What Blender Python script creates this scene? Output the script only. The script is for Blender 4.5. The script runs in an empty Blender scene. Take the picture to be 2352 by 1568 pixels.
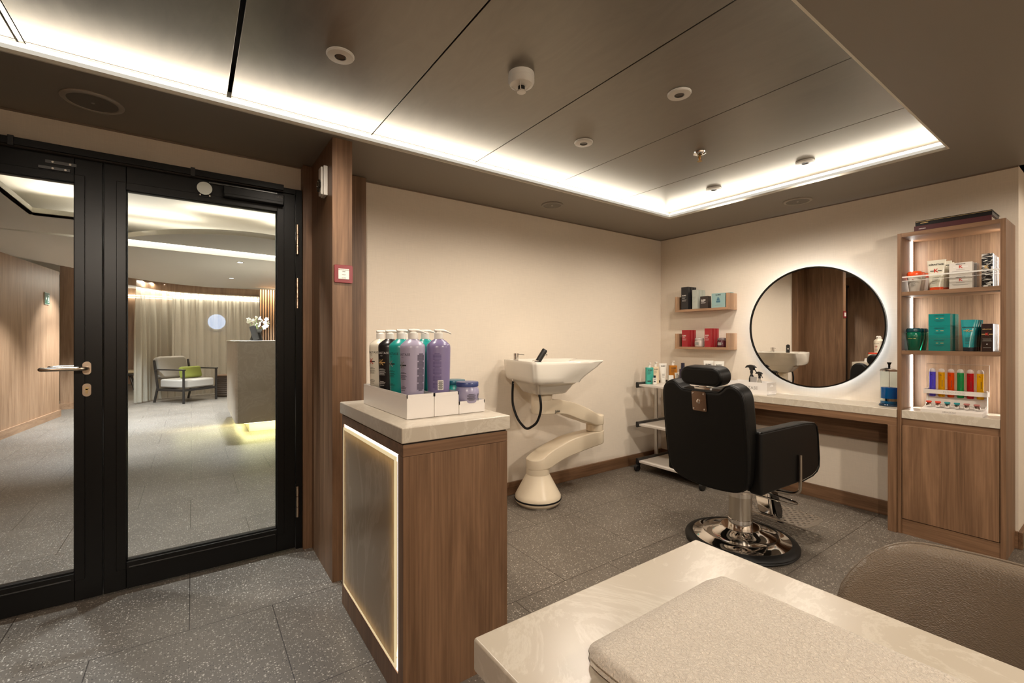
import bpy, bmesh, math, random
from mathutils import Matrix, Vector
random.seed(7)
PI = math.pi
sc = bpy.context.scene
C = sc.collection
# ------------------------------------------------------------------ camera
TH = math.radians(54.65)
cam_d = bpy.data.cameras.new('camera'); cam_d.lens = 1035 / 2352 * 36; cam_d.sensor_width = 36
cam_d.shift_y = -6 / 2352; cam_d.clip_start = 0.02; cam_d.clip_end = 100
cam = bpy.data.objects.new('camera', cam_d); C.objects.link(cam)
cam.location = (0, 0, 1.18); cam.rotation_euler = (PI / 2, 0, TH - PI / 2)
sc.camera = cam
# ------------------------------------------------------------------ world, exposure, room light
w = bpy.data.worlds.new('world'); sc.world = w; w.use_nodes = True
w.node_tree.nodes['Background'].inputs[0].default_value = (1, .85, .7, 1)
w.node_tree.nodes['Background'].inputs[1].default_value = 0.02
sc.view_settings.view_transform = 'Standard'; sc.view_settings.look = 'None'
sc.view_settings.gamma = 1; sc.view_settings.use_curve_mapping = False
sc.view_settings.exposure = 0.45
sc.cycles.max_bounces = 10; sc.cycles.diffuse_bounces = 6; sc.cycles.transparent_max_bounces = 16
sc.cycles.caustics_reflective = False; sc.cycles.caustics_refractive = False
sc.cycles.sample_clamp_indirect = 4
COVE = (1, .90, .74)
FILL_P = 40.0  # power of the fill lamps added inside the downlights
COVE_P = 2.7      # watts per metre of cove strip

def area(name, loc, direction, sx, sy, power, col, spread=PI, parent=None, shape='RECTANGLE'):
    d = bpy.data.lights.new(name, 'AREA'); d.shape = shape; d.size = sx; d.size_y = sy
    d.energy = power; d.color = col; d.spread = spread
    o = bpy.data.objects.new(name, d); C.objects.link(o); o.location = loc
    o.rotation_euler = Vector(direction).to_track_quat('-Z', 'Y').to_euler()
    if parent: o.parent = parent
    return o
def spot(name, loc, direction, power, col, size=1.2, blend=.4, rad=.03, parent=None):
    d = bpy.data.lights.new(name, 'SPOT'); d.energy = power; d.color = col
    d.spot_size = size; d.spot_blend = blend; d.shadow_soft_size = rad
    o = bpy.data.objects.new(name, d); C.objects.link(o); o.location = loc
    o.rotation_euler = Vector(direction).to_track_quat('-Z', 'Y').to_euler()
    if parent: o.parent = parent
    return o
def cove_strip(name, p0, p1, direction, wm=1.0, width=.03, col=COVE):
    p0 = Vector(p0); p1 = Vector(p1); L = (p1 - p0).length; mid = (p0 + p1) / 2
    d = bpy.data.lights.new(name, 'AREA'); d.shape = 'RECTANGLE'; d.size = L; d.size_y = width
    d.energy = COVE_P * wm * L; d.color = col
    o = bpy.data.objects.new(name, d); C.objects.link(o); o.location = mid
    z = -Vector(direction).normalized(); x = (p1 - p0).normalized(); y = z.cross(x).normalized(); x = y.cross(z)
    o.rotation_euler = Matrix((x, y, z)).transposed().to_euler()
    return o
cove_strip('cove_lamp', (-.76, 2.395, 2.196), (3.30, 2.395, 2.196), (0, -1, .42))
cove_strip('cove_lamp', (3.315, .46, 2.196), (3.315, 2.38, 2.196), (-1, 0, .42))
cove_strip('cove_lamp', (-.76, .445, 2.196), (3.30, .445, 2.196), (0, 1, .42), .75)
cove_strip('cove_lamp', (-.93, .62, 2.196), (-.93, 2.22, 2.196), (1, 0, .42))

# ------------------------------------------------------------------ materials
MATS = {}
def pm(name, col, rough=.5, metal=0, **kw):
    if name in MATS: return MATS[name]
    m = bpy.data.materials.new(name); m.use_nodes = True; nt = m.node_tree
    b = nt.nodes['Principled BSDF']
    b.inputs['Base Color'].default_value = (*col, 1); b.inputs['Roughness'].default_value = rough
    b.inputs['Metallic'].default_value = metal
    if 'emit' in kw:
        b.inputs['Emission Color'].default_value = (*kw['emit'], 1); b.inputs['Emission Strength'].default_value = kw.get('es', 1)
    if 'coat' in kw: b.inputs['Coat Weight'].default_value = kw['coat']; b.inputs['Coat Roughness'].default_value = .1
    if 'alpha' in kw: b.inputs['Alpha'].default_value = kw['alpha']
    if 'trans' in kw: b.inputs['Transmission Weight'].default_value = kw['trans']
    if 'spec' in kw: b.inputs['Specular IOR Level'].default_value = kw['spec']
    # a fine procedural unevenness on every plain material
    if kw.get('bump', .02):
        tc = nt.nodes.new('ShaderNodeTexCoord'); n = nt.nodes.new('ShaderNodeTexNoise'); n.inputs['Scale'].default_value = kw.get('bs', 60)
        bp = nt.nodes.new('ShaderNodeBump'); bp.inputs['Strength'].default_value = kw.get('bump', .02); bp.inputs['Distance'].default_value = .002
        nt.links.new(tc.outputs['Object'], n.inputs['Vector']); nt.links.new(n.outputs['Fac'], bp.inputs['Height'])
        nt.links.new(bp.outputs['Normal'], b.inputs['Normal'])
    MATS[name] = m; return m
def nodes(name):
    m = bpy.data.materials.new(name); m.use_nodes = True; MATS[name] = m
    nt = m.node_tree; return m, nt, nt.nodes, nt.links, nt.nodes['Principled BSDF']
def ramp(N, stops):
    r = N.new('ShaderNodeValToRGB'); e = r.color_ramp.elements
    while len(e) < len(stops): e.new(.5)
    for k, (p, c) in enumerate(stops): e[k].position = p; e[k].color = (*c, 1)
    return r
def wood(name, dark, light, axis='z', scale=1.0, rough=.45):
    m, nt, N, L, b = nodes(name)
    tc = N.new('ShaderNodeTexCoord'); mp = N.new('ShaderNodeMapping')
    s = {'x': (1.3, 16, 16), 'y': (16, 1.3, 16), 'z': (16, 16, 1.3)}[axis]
    mp.inputs['Scale'].default_value = tuple(v * scale for v in s)
    L.new(tc.outputs['Object'], mp.inputs['Vector'])
    n1 = N.new('ShaderNodeTexNoise'); n1.inputs['Scale'].default_value = 1.0; n1.inputs['Detail'].default_value = 6; n1.inputs['Roughness'].default_value = .62; n1.inputs['Distortion'].default_value = .6
    L.new(mp.outputs[0], n1.inputs['Vector'])
    mp2 = N.new('ShaderNodeMapping'); mp2.inputs['Scale'].default_value = tuple(v * (9 if v > 10 else 2.2) for v in s)
    L.new(tc.outputs['Object'], mp2.inputs['Vector'])
    n2 = N.new('ShaderNodeTexNoise'); n2.inputs['Scale'].default_value = 1.0; n2.inputs['Detail'].default_value = 3
    L.new(mp2.outputs[0], n2.inputs['Vector'])
    mx = N.new('ShaderNodeMath'); mx.operation = 'MULTIPLY_ADD'; mx.inputs[1].default_value = .38; 
    L.new(n2.outputs['Fac'], mx.inputs[0])
    m3 = N.new('ShaderNodeMath'); m3.operation = 'MULTIPLY'; m3.inputs[1].default_value = .66; L.new(n1.outputs['Fac'], m3.inputs[0])
    L.new(m3.outputs[0], mx.inputs[2])
    r = ramp(N, [(.34, dark), (.52, tuple((a + c) / 2 for a, c in zip(dark, light))), (.68, light)])
    L.new(mx.outputs[0], r.inputs[0]); L.new(r.outputs[0], b.inputs['Base Color'])
    b.inputs['Roughness'].default_value = rough
    bp = N.new('ShaderNodeBump'); bp.inputs['Strength'].default_value = .15; bp.inputs['Distance'].default_value = .001
    L.new(n2.outputs['Fac'], bp.inputs['Height']); L.new(bp.outputs[0], b.inputs['Normal'])
    return m
WD, WL = (.100, .050, .023), (.265, .148, .080)
wood_z = wood('walnut_vertical_grain', WD, WL)
wood_x = wood('walnut_grain_along_x', WD, WL, 'x')
wood_y = wood('walnut_grain_along_y', WD, WL, 'y')
wood_pale = wood('pale_oak_vertical', (.24, .13, .07), (.46, .29, .175))
wood_pale_y = wood('pale_oak_along_y', (.24, .13, .07), (.44, .27, .16), 'y')

def fabric(name, col, var=.06, sc_=420, bump=.25):
    m, nt, N, L, b = nodes(name)
    tc = N.new('ShaderNodeTexCoord')
    out = []
    for s in ((sc_, sc_, 12), (14, 14, sc_)):
        mp = N.new('ShaderNodeMapping'); mp.inputs['Scale'].default_value = s; L.new(tc.outputs['Object'], mp.inputs[0])
        n = N.new('ShaderNodeTexNoise'); n.inputs['Scale'].default_value = 1; n.inputs['Detail'].default_value = 2; L.new(mp.outputs[0], n.inputs['Vector']); out.append(n)
    ad = N.new('ShaderNodeMath'); ad.operation = 'ADD'; L.new(out[0].outputs['Fac'], ad.inputs[0]); L.new(out[1].outputs['Fac'], ad.inputs[1])
    hf = N.new('ShaderNodeMath'); hf.operation = 'MULTIPLY'; hf.inputs[1].default_value = .5; L.new(ad.outputs[0], hf.inputs[0])
    r = ramp(N, [(.3, tuple(c * (1 - var) for c in col)), (.7, tuple(min(1, c * (1 + var)) for c in col))])
    L.new(hf.outputs[0], r.inputs[0]); L.new(r.outputs[0], b.inputs['Base Color']); b.inputs['Roughness'].default_value = .85
    bp = N.new('ShaderNodeBump'); bp.inputs['Strength'].default_value = bump; bp.inputs['Distance'].default_value = .0006
    L.new(hf.outputs[0], bp.inputs['Height']); L.new(bp.outputs[0], b.inputs['Normal'])
    return m
wall_m = fabric('woven_wallcovering', (.735, .655, .55))

def terrazzo():
    m, nt, N, L, b = nodes('terrazzo_tiles')
    tc = N.new('ShaderNodeTexCoord')
    n = N.new('ShaderNodeTexNoise'); n.inputs['Scale'].default_value = 2.2; n.inputs['Detail'].default_value = 5; L.new(tc.outputs['Object'], n.inputs['Vector'])
    base = ramp(N, [(.3, (.118, .100, .081)), (.7, (.155, .132, .107))]); L.new(n.outputs['Fac'], base.inputs[0])
    col = base.outputs[0]
    for s, lo, c in ((85, .28, (.44, .40, .34)), (150, .34, (.32, .29, .24)), (110, .24, (.035, .03, .025))):
        v = N.new('ShaderNodeTexVoronoi'); v.inputs['Scale'].default_value = s; L.new(tc.outputs['Object'], v.inputs['Vector'])
        cut = N.new('ShaderNodeMath'); cut.operation = 'LESS_THAN'; cut.inputs[1].default_value = lo; L.new(v.outputs['Distance'], cut.inputs[0])
        sp = N.new('ShaderNodeSeparateColor'); L.new(v.outputs['Color'], sp.inputs[0])
        g = N.new('ShaderNodeMath'); g.operation = 'GREATER_THAN'; g.inputs[1].default_value = .62; L.new(sp.outputs[0], g.inputs[0])
        mu = N.new('ShaderNodeMath'); mu.operation = 'MULTIPLY'; L.new(cut.outputs[0], mu.inputs[0]); L.new(g.outputs[0], mu.inputs[1])
        mix = N.new('ShaderNodeMixRGB'); mix.inputs[2].default_value = (*c, 1); L.new(mu.outputs[0], mix.inputs[0]); L.new(col, mix.inputs[1]); col = mix.outputs[0]
    mp = N.new('ShaderNodeMapping'); mp.inputs['Location'].default_value = (.01, -1.645, 0); L.new(tc.outputs['Object'], mp.inputs[0])
    br = N.new('ShaderNodeTexBrick'); br.offset = .5; br.inputs['Scale'].default_value = 1; br.inputs['Brick Width'].default_value = .5985; br.inputs['Row Height'].default_value = .602
    br.inputs['Mortar Size'].default_value = .0019; br.inputs['Mortar Smooth'].default_value = .0; br.inputs['Color1'].default_value = (1, 1, 1, 1); br.inputs['Color2'].default_value = (.93, .93, .93, 1); br.inputs['Mortar'].default_value = (.25, .22, .2, 1)
    L.new(mp.outputs[0], br.inputs['Vector'])
    mm = N.new('ShaderNodeMixRGB'); mm.blend_type = 'MULTIPLY'; mm.inputs[0].default_value = 1; L.new(col, mm.inputs[1]); L.new(br.outputs['Color'], mm.inputs[2])
    L.new(mm.outputs[0], b.inputs['Base Color']); b.inputs['Roughness'].default_value = .42
    bp = N.new('ShaderNodeBump'); bp.inputs['Strength'].default_value = .12; bp.inputs['Distance'].default_value = .001; n2 = N.new('ShaderNodeTexNoise'); n2.inputs['Scale'].default_value = 300
    L.new(tc.outputs['Object'], n2.inputs['Vector']); L.new(n2.outputs['Fac'], bp.inputs['Height']); L.new(bp.outputs[0], b.inputs['Normal'])
    return m
floor_m = terrazzo()
def quartz(name, base=(.53, .475, .39), vein=(.61, .56, .475), rough=.28, emit=0):
    m, nt, N, L, b = nodes(name)
    tc = N.new('ShaderNodeTexCoord')
    n = N.new('ShaderNodeTexNoise'); n.inputs['Scale'].default_value = 4.5; n.inputs['Detail'].default_value = 8; n.inputs['Roughness'].default_value = .7; n.inputs['Distortion'].default_value = 1.2
    L.new(tc.outputs['Object'], n.inputs['Vector'])
    r = ramp(N, [(.465, base), (.5, vein), (.535, base)]); L.new(n.outputs['Fac'], r.inputs[0])
    n2 = N.new('ShaderNodeTexNoise'); n2.inputs['Scale'].default_value = 3; n2.inputs['Detail'].default_value = 4; L.new(tc.outputs['Object'], n2.inputs['Vector'])
    r2 = ramp(N, [(.3, (.9, .88, .85)), (.7, (1, 1, 1))]); L.new(n2.outputs['Fac'], r2.inputs[0])
    mm = N.new('ShaderNodeMixRGB'); mm.blend_type = 'MULTIPLY'; mm.inputs[0].default_value = 1; L.new(r.outputs[0], mm.inputs[1]); L.new(r2.outputs[0], mm.inputs[2])
    L.new(mm.outputs[0], b.inputs['Base Color']); b.inputs['Roughness'].default_value = rough
    return m
quartz_m = quartz('cream_quartz')
quartz_grey = quartz('grey_stone_panel', (.30, .26, .20), (.36, .31, .25), .3)
def brushed():
    m, nt, N, L, b = nodes('satin_metal_ceiling')
    tc = N.new('ShaderNodeTexCoord'); mp = N.new('ShaderNodeMapping'); mp.inputs['Scale'].default_value = (5, 1.4, 1); mp.inputs['Rotation'].default_value = (0, 0, .5); L.new(tc.outputs['Object'], mp.inputs[0])
    n = N.new('ShaderNodeTexNoise'); n.inputs['Scale'].default_value = 1.6; n.inputs['Detail'].default_value = 9; n.inputs['Roughness'].default_value = .62; n.inputs['Distortion'].default_value = 3.2; L.new(mp.outputs[0], n.inputs['Vector'])
    r = ramp(N, [(.35, (.20, .175, .145)), (.65, (.225, .20, .165))]); L.new(n.outputs['Fac'], r.inputs[0]); L.new(r.outputs[0], b.inputs['Base Color'])
    r2 = ramp(N, [(.35, (.33, .33, .33)), (.7, (.41, .41, .41))]); L.new(n.outputs['Fac'], r2.inputs[0]); L.new(r2.outputs[0], b.inputs['Roughness'])
    b.inputs['Metallic'].default_value = .75
    return m
panel_m = brushed()
soffit_m = pm('painted_soffit', (.245, .213, .175), .5)
def leather(name, col, rough=.42, s=260, bump=.5):
    m, nt, N, L, b = nodes(name)
    tc = N.new('ShaderNodeTexCoord'); mp = N.new('ShaderNodeMapping'); mp.inputs['Scale'].default_value = (1, 1, 2.2); L.new(tc.outputs['Object'], mp.inputs[0])
    v = N.new('ShaderNodeTexVoronoi'); v.inputs['Scale'].default_value = s; L.new(mp.outputs[0], v.inputs['Vector'])
    bp = N.new('ShaderNodeBump'); bp.inputs['Strength'].default_value = bump; bp.inputs['Distance'].default_value = .0012
    L.new(v.outputs['Distance'], bp.inputs['Height']); L.new(bp.outputs[0], b.inputs['Normal'])
    b.inputs['Base Color'].default_value = (*col, 1); b.inputs['Roughness'].default_value = rough; b.inputs['Specular IOR Level'].default_value = .25 if col[0] < .01 else .5
    return m
black_leather = leather('black_leatherette', (.0035, .0033, .003), .42, 420, .12)
beige_leather = leather('taupe_leather', (.175, .135, .095), .4, 260, .7)
chrome = pm('polished_chrome', (.82, .80, .78), .06, 1, bump=0)
brushed_steel = pm('brushed_steel', (.55, .50, .44), .28, 1)
alu = pm('satin_aluminium', (.52, .50, .47), .3, 1)
nickel = pm('bronze_nickel', (.50, .41, .32), .3, 1)
black_metal = pm('black_door_metal', (.004, .0037, .0034), .32, spec=.25)
black_plastic = pm('black_plastic', (.008, .008, .008), .4)
gloss_black = pm('gloss_black', (.006, .006, .006), .08)
rubber = pm('black_rubber', (.005, .005, .005), .5, spec=.3)
ceramic = pm('white_ceramic', (.74, .70, .62), .08, coat=.6, bump=0)
cream_plastic = pm('cream_enamel', (.72, .62, .47), .3)
white_acrylic = pm('white_acrylic', (.80, .77, .74), .12)
white_plastic = pm('white_plastic', (.80, .77, .71), .3)
white_board = pm('white_laminate', (.68, .63, .57), .35)
seam_dark = pm('dark_gap', (.02, .015, .012), .8)
ink = pm('black_ink', (.015, .014, .013), .6)
ink_white = pm('white_ink', (.75, .73, .70), .6)
ink_red = pm('red_ink', (.50, .03, .015), .5)
ink_gold = pm('gold_ink', (.75, .52, .22), .35, .6)
ink_grey = pm('grey_ink', (.25, .24, .22), .6)
mirror_m = pm('mirror_silver', (.93, .93, .92), .0, 1, bump=0)

def clear_glass(name, tint=(1, 1, 1), refl=1.0):
    m, nt, N, L, b = nodes(name)
    N.remove(b); out = N['Material Output']
    t = N.new('ShaderNodeBsdfTransparent'); t.inputs[0].default_value = (*tint, 1)
    g = N.new('ShaderNodeBsdfGlossy'); g.inputs['Roughness'].default_value = .0
    f = N.new('ShaderNodeLayerWeight'); f.inputs[0].default_value = .5
    p5 = N.new('ShaderNodeMath'); p5.operation = 'POWER'; p5.inputs[1].default_value = 5; L.new(f.outputs['Facing'], p5.inputs[0])
    ml = N.new('ShaderNodeMath'); ml.operation = 'MULTIPLY_ADD'; ml.inputs[1].default_value = .9 * refl; ml.inputs[2].default_value = .04 * refl; ml.use_clamp = True; L.new(p5.outputs[0], ml.inputs[0])
    mx = N.new('ShaderNodeMixShader'); L.new(ml.outputs[0], mx.inputs[0]); L.new(t.outputs[0], mx.inputs[1]); L.new(g.outputs[0], mx.inputs[2]); L.new(mx.outputs[0], out.inputs[0])
    return m
pane_m = clear_glass('door_pane', (.97, .975, .96), .35)
acrylic_clear = clear_glass('clear_acrylic', (.96, .96, .95), 1.0)
acrylic_edge = pm('acrylic_edge', (.85, .84, .8), .1, alpha=.65)
def emis(name, col, s):
    m, nt, N, L, b = nodes(name)
    N.remove(b); e = N.new('ShaderNodeEmission'); e.inputs[0].default_value = (*col, 1); e.inputs[1].default_value = s
    L.new(e.outputs[0], N['Material Output'].inputs[0]); return m

# ------------------------------------------------------------------ geometry builder
class G:
    def __init__(s): s.v = []; s.f = []
    def add(s, v, f, M=None):
        o = len(s.v)
        for p in v:
            p = Vector(p); s.v.append(tuple(M @ p) if M is not None else tuple(p))
        s.f += [tuple(i + o for i in q) for q in f]; return s
    def box(s, x0, x1, y0, y1, z0, z1, M=None):
        v = [(x, y, z) for z in (z0, z1) for y in (y0, y1) for x in (x0, x1)]
        return s.add(v, [(0, 2, 3, 1), (4, 5, 7, 6), (0, 1, 5, 4), (2, 6, 7, 3), (0, 4, 6, 2), (1, 3, 7, 5)], M)
    def loft(s, rings, M=None, cap0=True, cap1=True, closed=True):
        n = len(rings[0]); v = [p for r in rings for p in r]; f = []
        for k in range(len(rings) - 1):
            for i in range(n if closed else n - 1):
                j = (i + 1) % n; f.append((k * n + i, k * n + j, (k + 1) * n + j, (k + 1) * n + i))
        if cap0: f.append(tuple(range(n))[::-1])
        if cap1: f.append(tuple((len(rings) - 1) * n + i for i in range(n)))
        return s.add(v, f, M)
    def lathe(s, prof, c=(0, 0, 0), n=32, sx=1, sy=1, M=None, cap0=True, cap1=True):
        rings = [[(c[0] + r * sx * math.cos(2 * PI * i / n), c[1] + r * sy * math.sin(2 * PI * i / n), c[2] + z) for i in range(n)] for r, z in prof]
        return s.loft(rings, M, cap0, cap1)
    def cyl(s, p0, p1, r, n=16, r1=None):
        return s.tube([p0, p1], r, n, r1)
    def tube(s, pts, r, n=10, r1=None):
        pts = [Vector(p) for p in pts]; rings = []; ref = None
        for k, p in enumerate(pts):
            t = (pts[min(k + 1, len(pts) - 1)] - pts[max(k - 1, 0)]).normalized()
            if ref is None: ref = Vector((0, 0, 1)) if abs(t.z) < .9 else Vector((1, 0, 0))
            a = (ref - t * ref.dot(t)).normalized(); b_ = t.cross(a); ref = a
            rr = r if r1 is None else r + (r1 - r) * k / (len(pts) - 1)
            rings.append([tuple(p + (a * math.cos(2 * PI * i / n) + b_ * math.sin(2 * PI * i / n)) * rr) for i in range(n)])
        return s.loft(rings)
    def prism(s, outline, a0, a1, axis='z', M=None):
        def P(u, v, w): return {'z': (u, v, w), 'y': (u, w, v), 'x': (w, u, v)}[axis]
        return s.loft([[P(u, v, a0) for u, v in outline], [P(u, v, a1) for u, v in outline]], M)
    def build(s, name, mat, parent=None, smooth=False, bevel=0, seg=2, loc=None, ang=35, sub=0):
        me = bpy.data.meshes.new(name); me.from_pydata(s.v, [], s.f); me.update()
        bm = bmesh.new(); bm.from_mesh(me); bmesh.ops.recalc_face_normals(bm, faces=bm.faces); bm.to_mesh(me); bm.free()
        me.materials.append(mat)
        o = bpy.data.objects.new(name, me); C.objects.link(o)
        if parent: o.parent = parent
        if loc: o.location = loc
        if smooth or bevel:
            for p in me.polygons: p.use_smooth = True
            me.set_sharp_from_angle(angle=math.radians(ang))
        if bevel:
            b = o.modifiers.new('bevel', 'BEVEL'); b.width = bevel; b.segments = seg; b.limit_method = 'ANGLE'; b.angle_limit = math.radians(40); b.harden_normals = True
        if sub:
            ss = o.modifiers.new('sub', 'SUBSURF'); ss.levels = sub; ss.render_levels = sub
        return o
def rrect(w, h, r, n=5, cx=0, cy=0):
    pts = []
    for sx, sy, a in ((1, 1, 0), (-1, 1, 90), (-1, -1, 180), (1, -1, 270)):
        for k in range(n + 1):
            t = math.radians(a + 90 * k / n); pts.append((cx + sx * (w / 2 - r) + r * math.cos(t), cy + sy * (h / 2 - r) + r * math.sin(t)))
    return pts
def catmull(P, n=6, closed=False):
    P = [Vector(p) for p in P]; out = []; m = len(P)
    for i in range(m if closed else m - 1):
        g = (lambda k: P[k % m]) if closed else (lambda k: P[max(0, min(m - 1, k))])
        a, b, c, d = g(i - 1), g(i), g(i + 1), g(i + 2)
        for k in range(n):
            t = k / n; out.append(.5 * ((2 * b) + (c - a) * t + (2 * a - 5 * b + 4 * c - d) * t * t + (3 * b - a - 3 * c + d) * t ** 3))
    if not closed: out.append(P[-1])
    return out
_tx = {}
def txt(s, size, bold=False):
    k = (s, size, bold)
    if k in _tx: return _tx[k]
    cu = bpy.data.curves.new('t', 'FONT'); cu.body = s; cu.size = size; cu.align_x = 'CENTER'; cu.align_y = 'CENTER'; cu.resolution_u = 2
    if bold: cu.offset = size * .025
    o = bpy.data.objects.new('t', cu); C.objects.link(o)
    me = bpy.data.meshes.new_from_object(o)
    v = [tuple(p.co) for p in me.vertices]; f = [tuple(p.vertices) for p in me.polygons]
    bpy.data.objects.remove(o); bpy.data.meshes.remove(me); bpy.data.curves.remove(cu)
    _tx[k] = (v, f); return v, f
def frame(o, x, n):   # matrix: text x axis, facing normal n, up = n x x
    x = Vector(x).normalized(); n = Vector(n).normalized(); y = n.cross(x).normalized(); x = y.cross(n)
    M = Matrix((x, y, n)).transposed().to_4x4(); M.translation = Vector(o); return M
def text_on(g, s, size, o, x, n, bold=False):
    v, f = txt(s, size, bold); return g.add(v, f, frame(o, x, n))
def wrap(g, s, size, a, b_, z, ang, cx=0, cy=0, bold=False, off=.0005, du=0):
    v, f = txt(s, size, bold); r = (a + b_) / 2
    return g.add([(cx + (a + off) * math.cos(ang + (p[0] + du) / r), cy + (b_ + off) * math.sin(ang + (p[0] + du) / r), z + p[1]) for p in v], f)
def wrapbar(g, w_, h, a, b_, z, ang, cx=0, cy=0, off=.0005, du=0, n=4):
    r = (a + b_) / 2; v = []; f = []
    for i in range(n + 1):
        t = ang + (du - w_ / 2 + w_ * i / n) / r
        for zz in (z - h / 2, z + h / 2): v.append((cx + (a + off) * math.cos(t), cy + (b_ + off) * math.sin(t), zz))
    for i in range(n): f.append((2 * i, 2 * i + 2, 2 * i + 3, 2 * i + 1))
    return g.add(v, f)
def tag(o, label=None, cat=None, group=None, kind=None):
    if label: o['label'] = label
    if cat: o['category'] = cat
    if group: o['group'] = group
    if kind: o['kind'] = kind
    return o
def thing(name, label, cat, loc=(0, 0, 0), rz=0, group=None):
    o = bpy.data.objects.new(name, None); C.objects.link(o); o.empty_display_size = .05
    o.location = loc; o.rotation_euler = (0, 0, rz); return tag(o, label, cat, group)
def struct(name, g, m, **k):
    o = g.build(name, m, **k)
    if not k.get('parent'): o['kind'] = 'structure'
    return o
def dup(root, loc, rz, label):
    r = root.copy(); C.objects.link(r); r.location = loc; r.rotation_euler = (0, 0, rz); r['label'] = label
    for ch in list(root.children):
        c = ch.copy(); C.objects.link(c); c.parent = r
        for q in ch.children:
            d = q.copy(); C.objects.link(d); d.parent = c
    return r

S = 2.157      # soffit height
# ================================================================== THE ROOM
g = G().box(-4.2, 6.5, -1.8, 16.6, -.06, 0); struct('floor', g, floor_m)
# back wall (behind the washbasin) and the wall above the door
g = G().box(.52, 3.9, 2.80, 2.9, 0, 2.42); struct('wall_back', g, wall_m)
g = G().box(-1.00, .52, 2.80, 2.9, 2.018, 2.42); struct('wall_door', g, wall_m)
g = G().box(3.80, 3.9, .42, 2.80, 0, 2.42); struct('wall_right', g, wall_m)
g = G().box(3.9, 6.4, .42, .52, 0, 2.42); struct('wall_corridor', g, wall_m)
g = G().box(6.4, 6.5, -1.8, .52, 0, 2.42); struct('wall_far', g, wall_m)
g = G().box(-1.10, -1.00, -1.8, 2.9, 0, 2.42); struct('wall_left', g, wood_z)
g = G().box(-1.0, 6.5, -1.9, -1.8, 0, 2.42); struct('wall_front', g, wall_m)
# soffit ring with the rectangular opening (X -1.3..3.17, Y .59..2.25)
g = G().box(-1.0, 3.8, 2.25, 2.8, S, S + .012).box(3.17, 6.4, -1.8, 2.25, S, S + .012).box(-1.0, 3.17, -1.8, .59, S, S + .012).box(-1.0, -.80, .59, 2.25, S, S + .012)
g.box(3.80, 6.4, .40, .42, S, S + .012)
struct('ceiling', g, soffit_m)
# stepped cove lips and the troughs behind them
def lip(name, x0, x1, y0, y1, dx, dy):
    # inner face on the (x0,y0)-(x1,y1) line, depth grows along (dx,dy)
    gg = G()
    for d0, d1, z0, z1 in ((-.004, .004, -.0005, .012),):
        xs = sorted((x0 + dx * d0, x1 + dx * d1)); ys = sorted((y0 + dy * d0, y1 + dy * d1))
        gg.box(xs[0], xs[1], ys[0], ys[1], S + z0, S + z1)
    o = gg.build(name, lip_m); o['kind'] = 'structure'
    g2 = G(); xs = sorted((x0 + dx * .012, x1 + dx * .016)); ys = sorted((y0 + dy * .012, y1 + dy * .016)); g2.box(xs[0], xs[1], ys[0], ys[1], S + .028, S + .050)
    g2.build('glowing_step', step_glow_m, o)  # upper lip step emits, for the brightness of its band
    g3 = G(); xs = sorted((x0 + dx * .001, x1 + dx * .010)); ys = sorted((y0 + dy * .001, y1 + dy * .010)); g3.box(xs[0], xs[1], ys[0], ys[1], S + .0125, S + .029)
    g3.build('lower_glowing_step', step_glow_weak, o)  # lower lip step, made to emit more weakly
    return o
step_glow_m = emis('cove_step_glow', (1, .94, .84), 1.5); step_glow_weak = emis('cove_step_glow_low', (1, .91, .76), .50)
lip_m = pm('cove_lip_paint', (.74, .70, .60), .4)
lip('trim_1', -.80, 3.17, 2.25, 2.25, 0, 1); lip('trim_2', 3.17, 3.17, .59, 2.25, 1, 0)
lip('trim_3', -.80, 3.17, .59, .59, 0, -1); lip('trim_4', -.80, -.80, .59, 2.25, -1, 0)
g = G().box(-.97, 3.36, 2.41, 2.43, S + .012, 2.30).box(3.33, 3.35, .42, 2.42, S + .012, 2.30).box(-.97, 3.36, .41, .43, S + .012, 2.30).box(-.97, -.95, .42, 2.42, S + .012, 2.30)
struct('trim_5', g, lip_m)
# raised metal panels between the joints
seams = [-.95, -.505, .132, .767, 1.401, 2.048, 2.691, 3.335]
gaps = [.004, .024, .016, .005, .005, .004, .004, .004]
for k in range(len(seams) - 1):
    x0 = seams[k] + gaps[k] / 2; x1 = seams[k + 1] - gaps[k + 1] / 2
    g = G().box(x0, x1, .43, 2.337, 2.25, 2.262).box(x0, x1, 2.340, 2.41, 2.25, 2.262)
    o = g.build('ceiling_panel', panel_m, bevel=.0015); o['kind'] = 'structure'
g = G().box(-1.1, 6.5, -1.9, 2.9, 2.42, 2.46); struct('ceiling_slab', g, seam_dark)
# a metal carrier seen in the widest joint
g = G().box(-.512, -.498, .43, 2.40, 2.254, 2.275); o = g.build('ceiling_joint_profile', brushed_steel); o['kind'] = 'structure'
# shadow-gap trims where walls meet the soffit
g = G().box(.86, 3.8, 2.794, 2.80, S - .007, S).box(-1.0, .52, 2.794, 2.80, S - .007, S).box(3.794, 3.8, .42, 2.79, S - .007, S); struct('trim_6', g, pm('shadow_gap_brown', (.20, .15, .11), .6))
# skirtings
def skirt(name, x0, x1, y0, y1, m):
    g = G().box(x0, x1, y0, y1, 0, .095); struct(name, g, m, bevel=.002)
skirt('baseboard_back', .87, 3.78, 2.782, 2.80, wood_x)
skirt('baseboard_right', 3.782, 3.80, .42, 2.80, wood_y)
skirt('baseboard_corridor', 3.782, 6.4, .402, .42, wood_x)
skirt('baseboard_left', -1.0, -.985, -1.8, 2.8, wood_y)
# timber post beside the door and its cladding on the wall
g = G().box(.552, .646, 2.28, 2.74, 0, S); struct('trim_7', g, wood_z, bevel=.001)
g = G().box(.506, .858, 2.735, 2.80, 0, S - .004); struct('trim_8', g, wood_z, bevel=.001)

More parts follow.
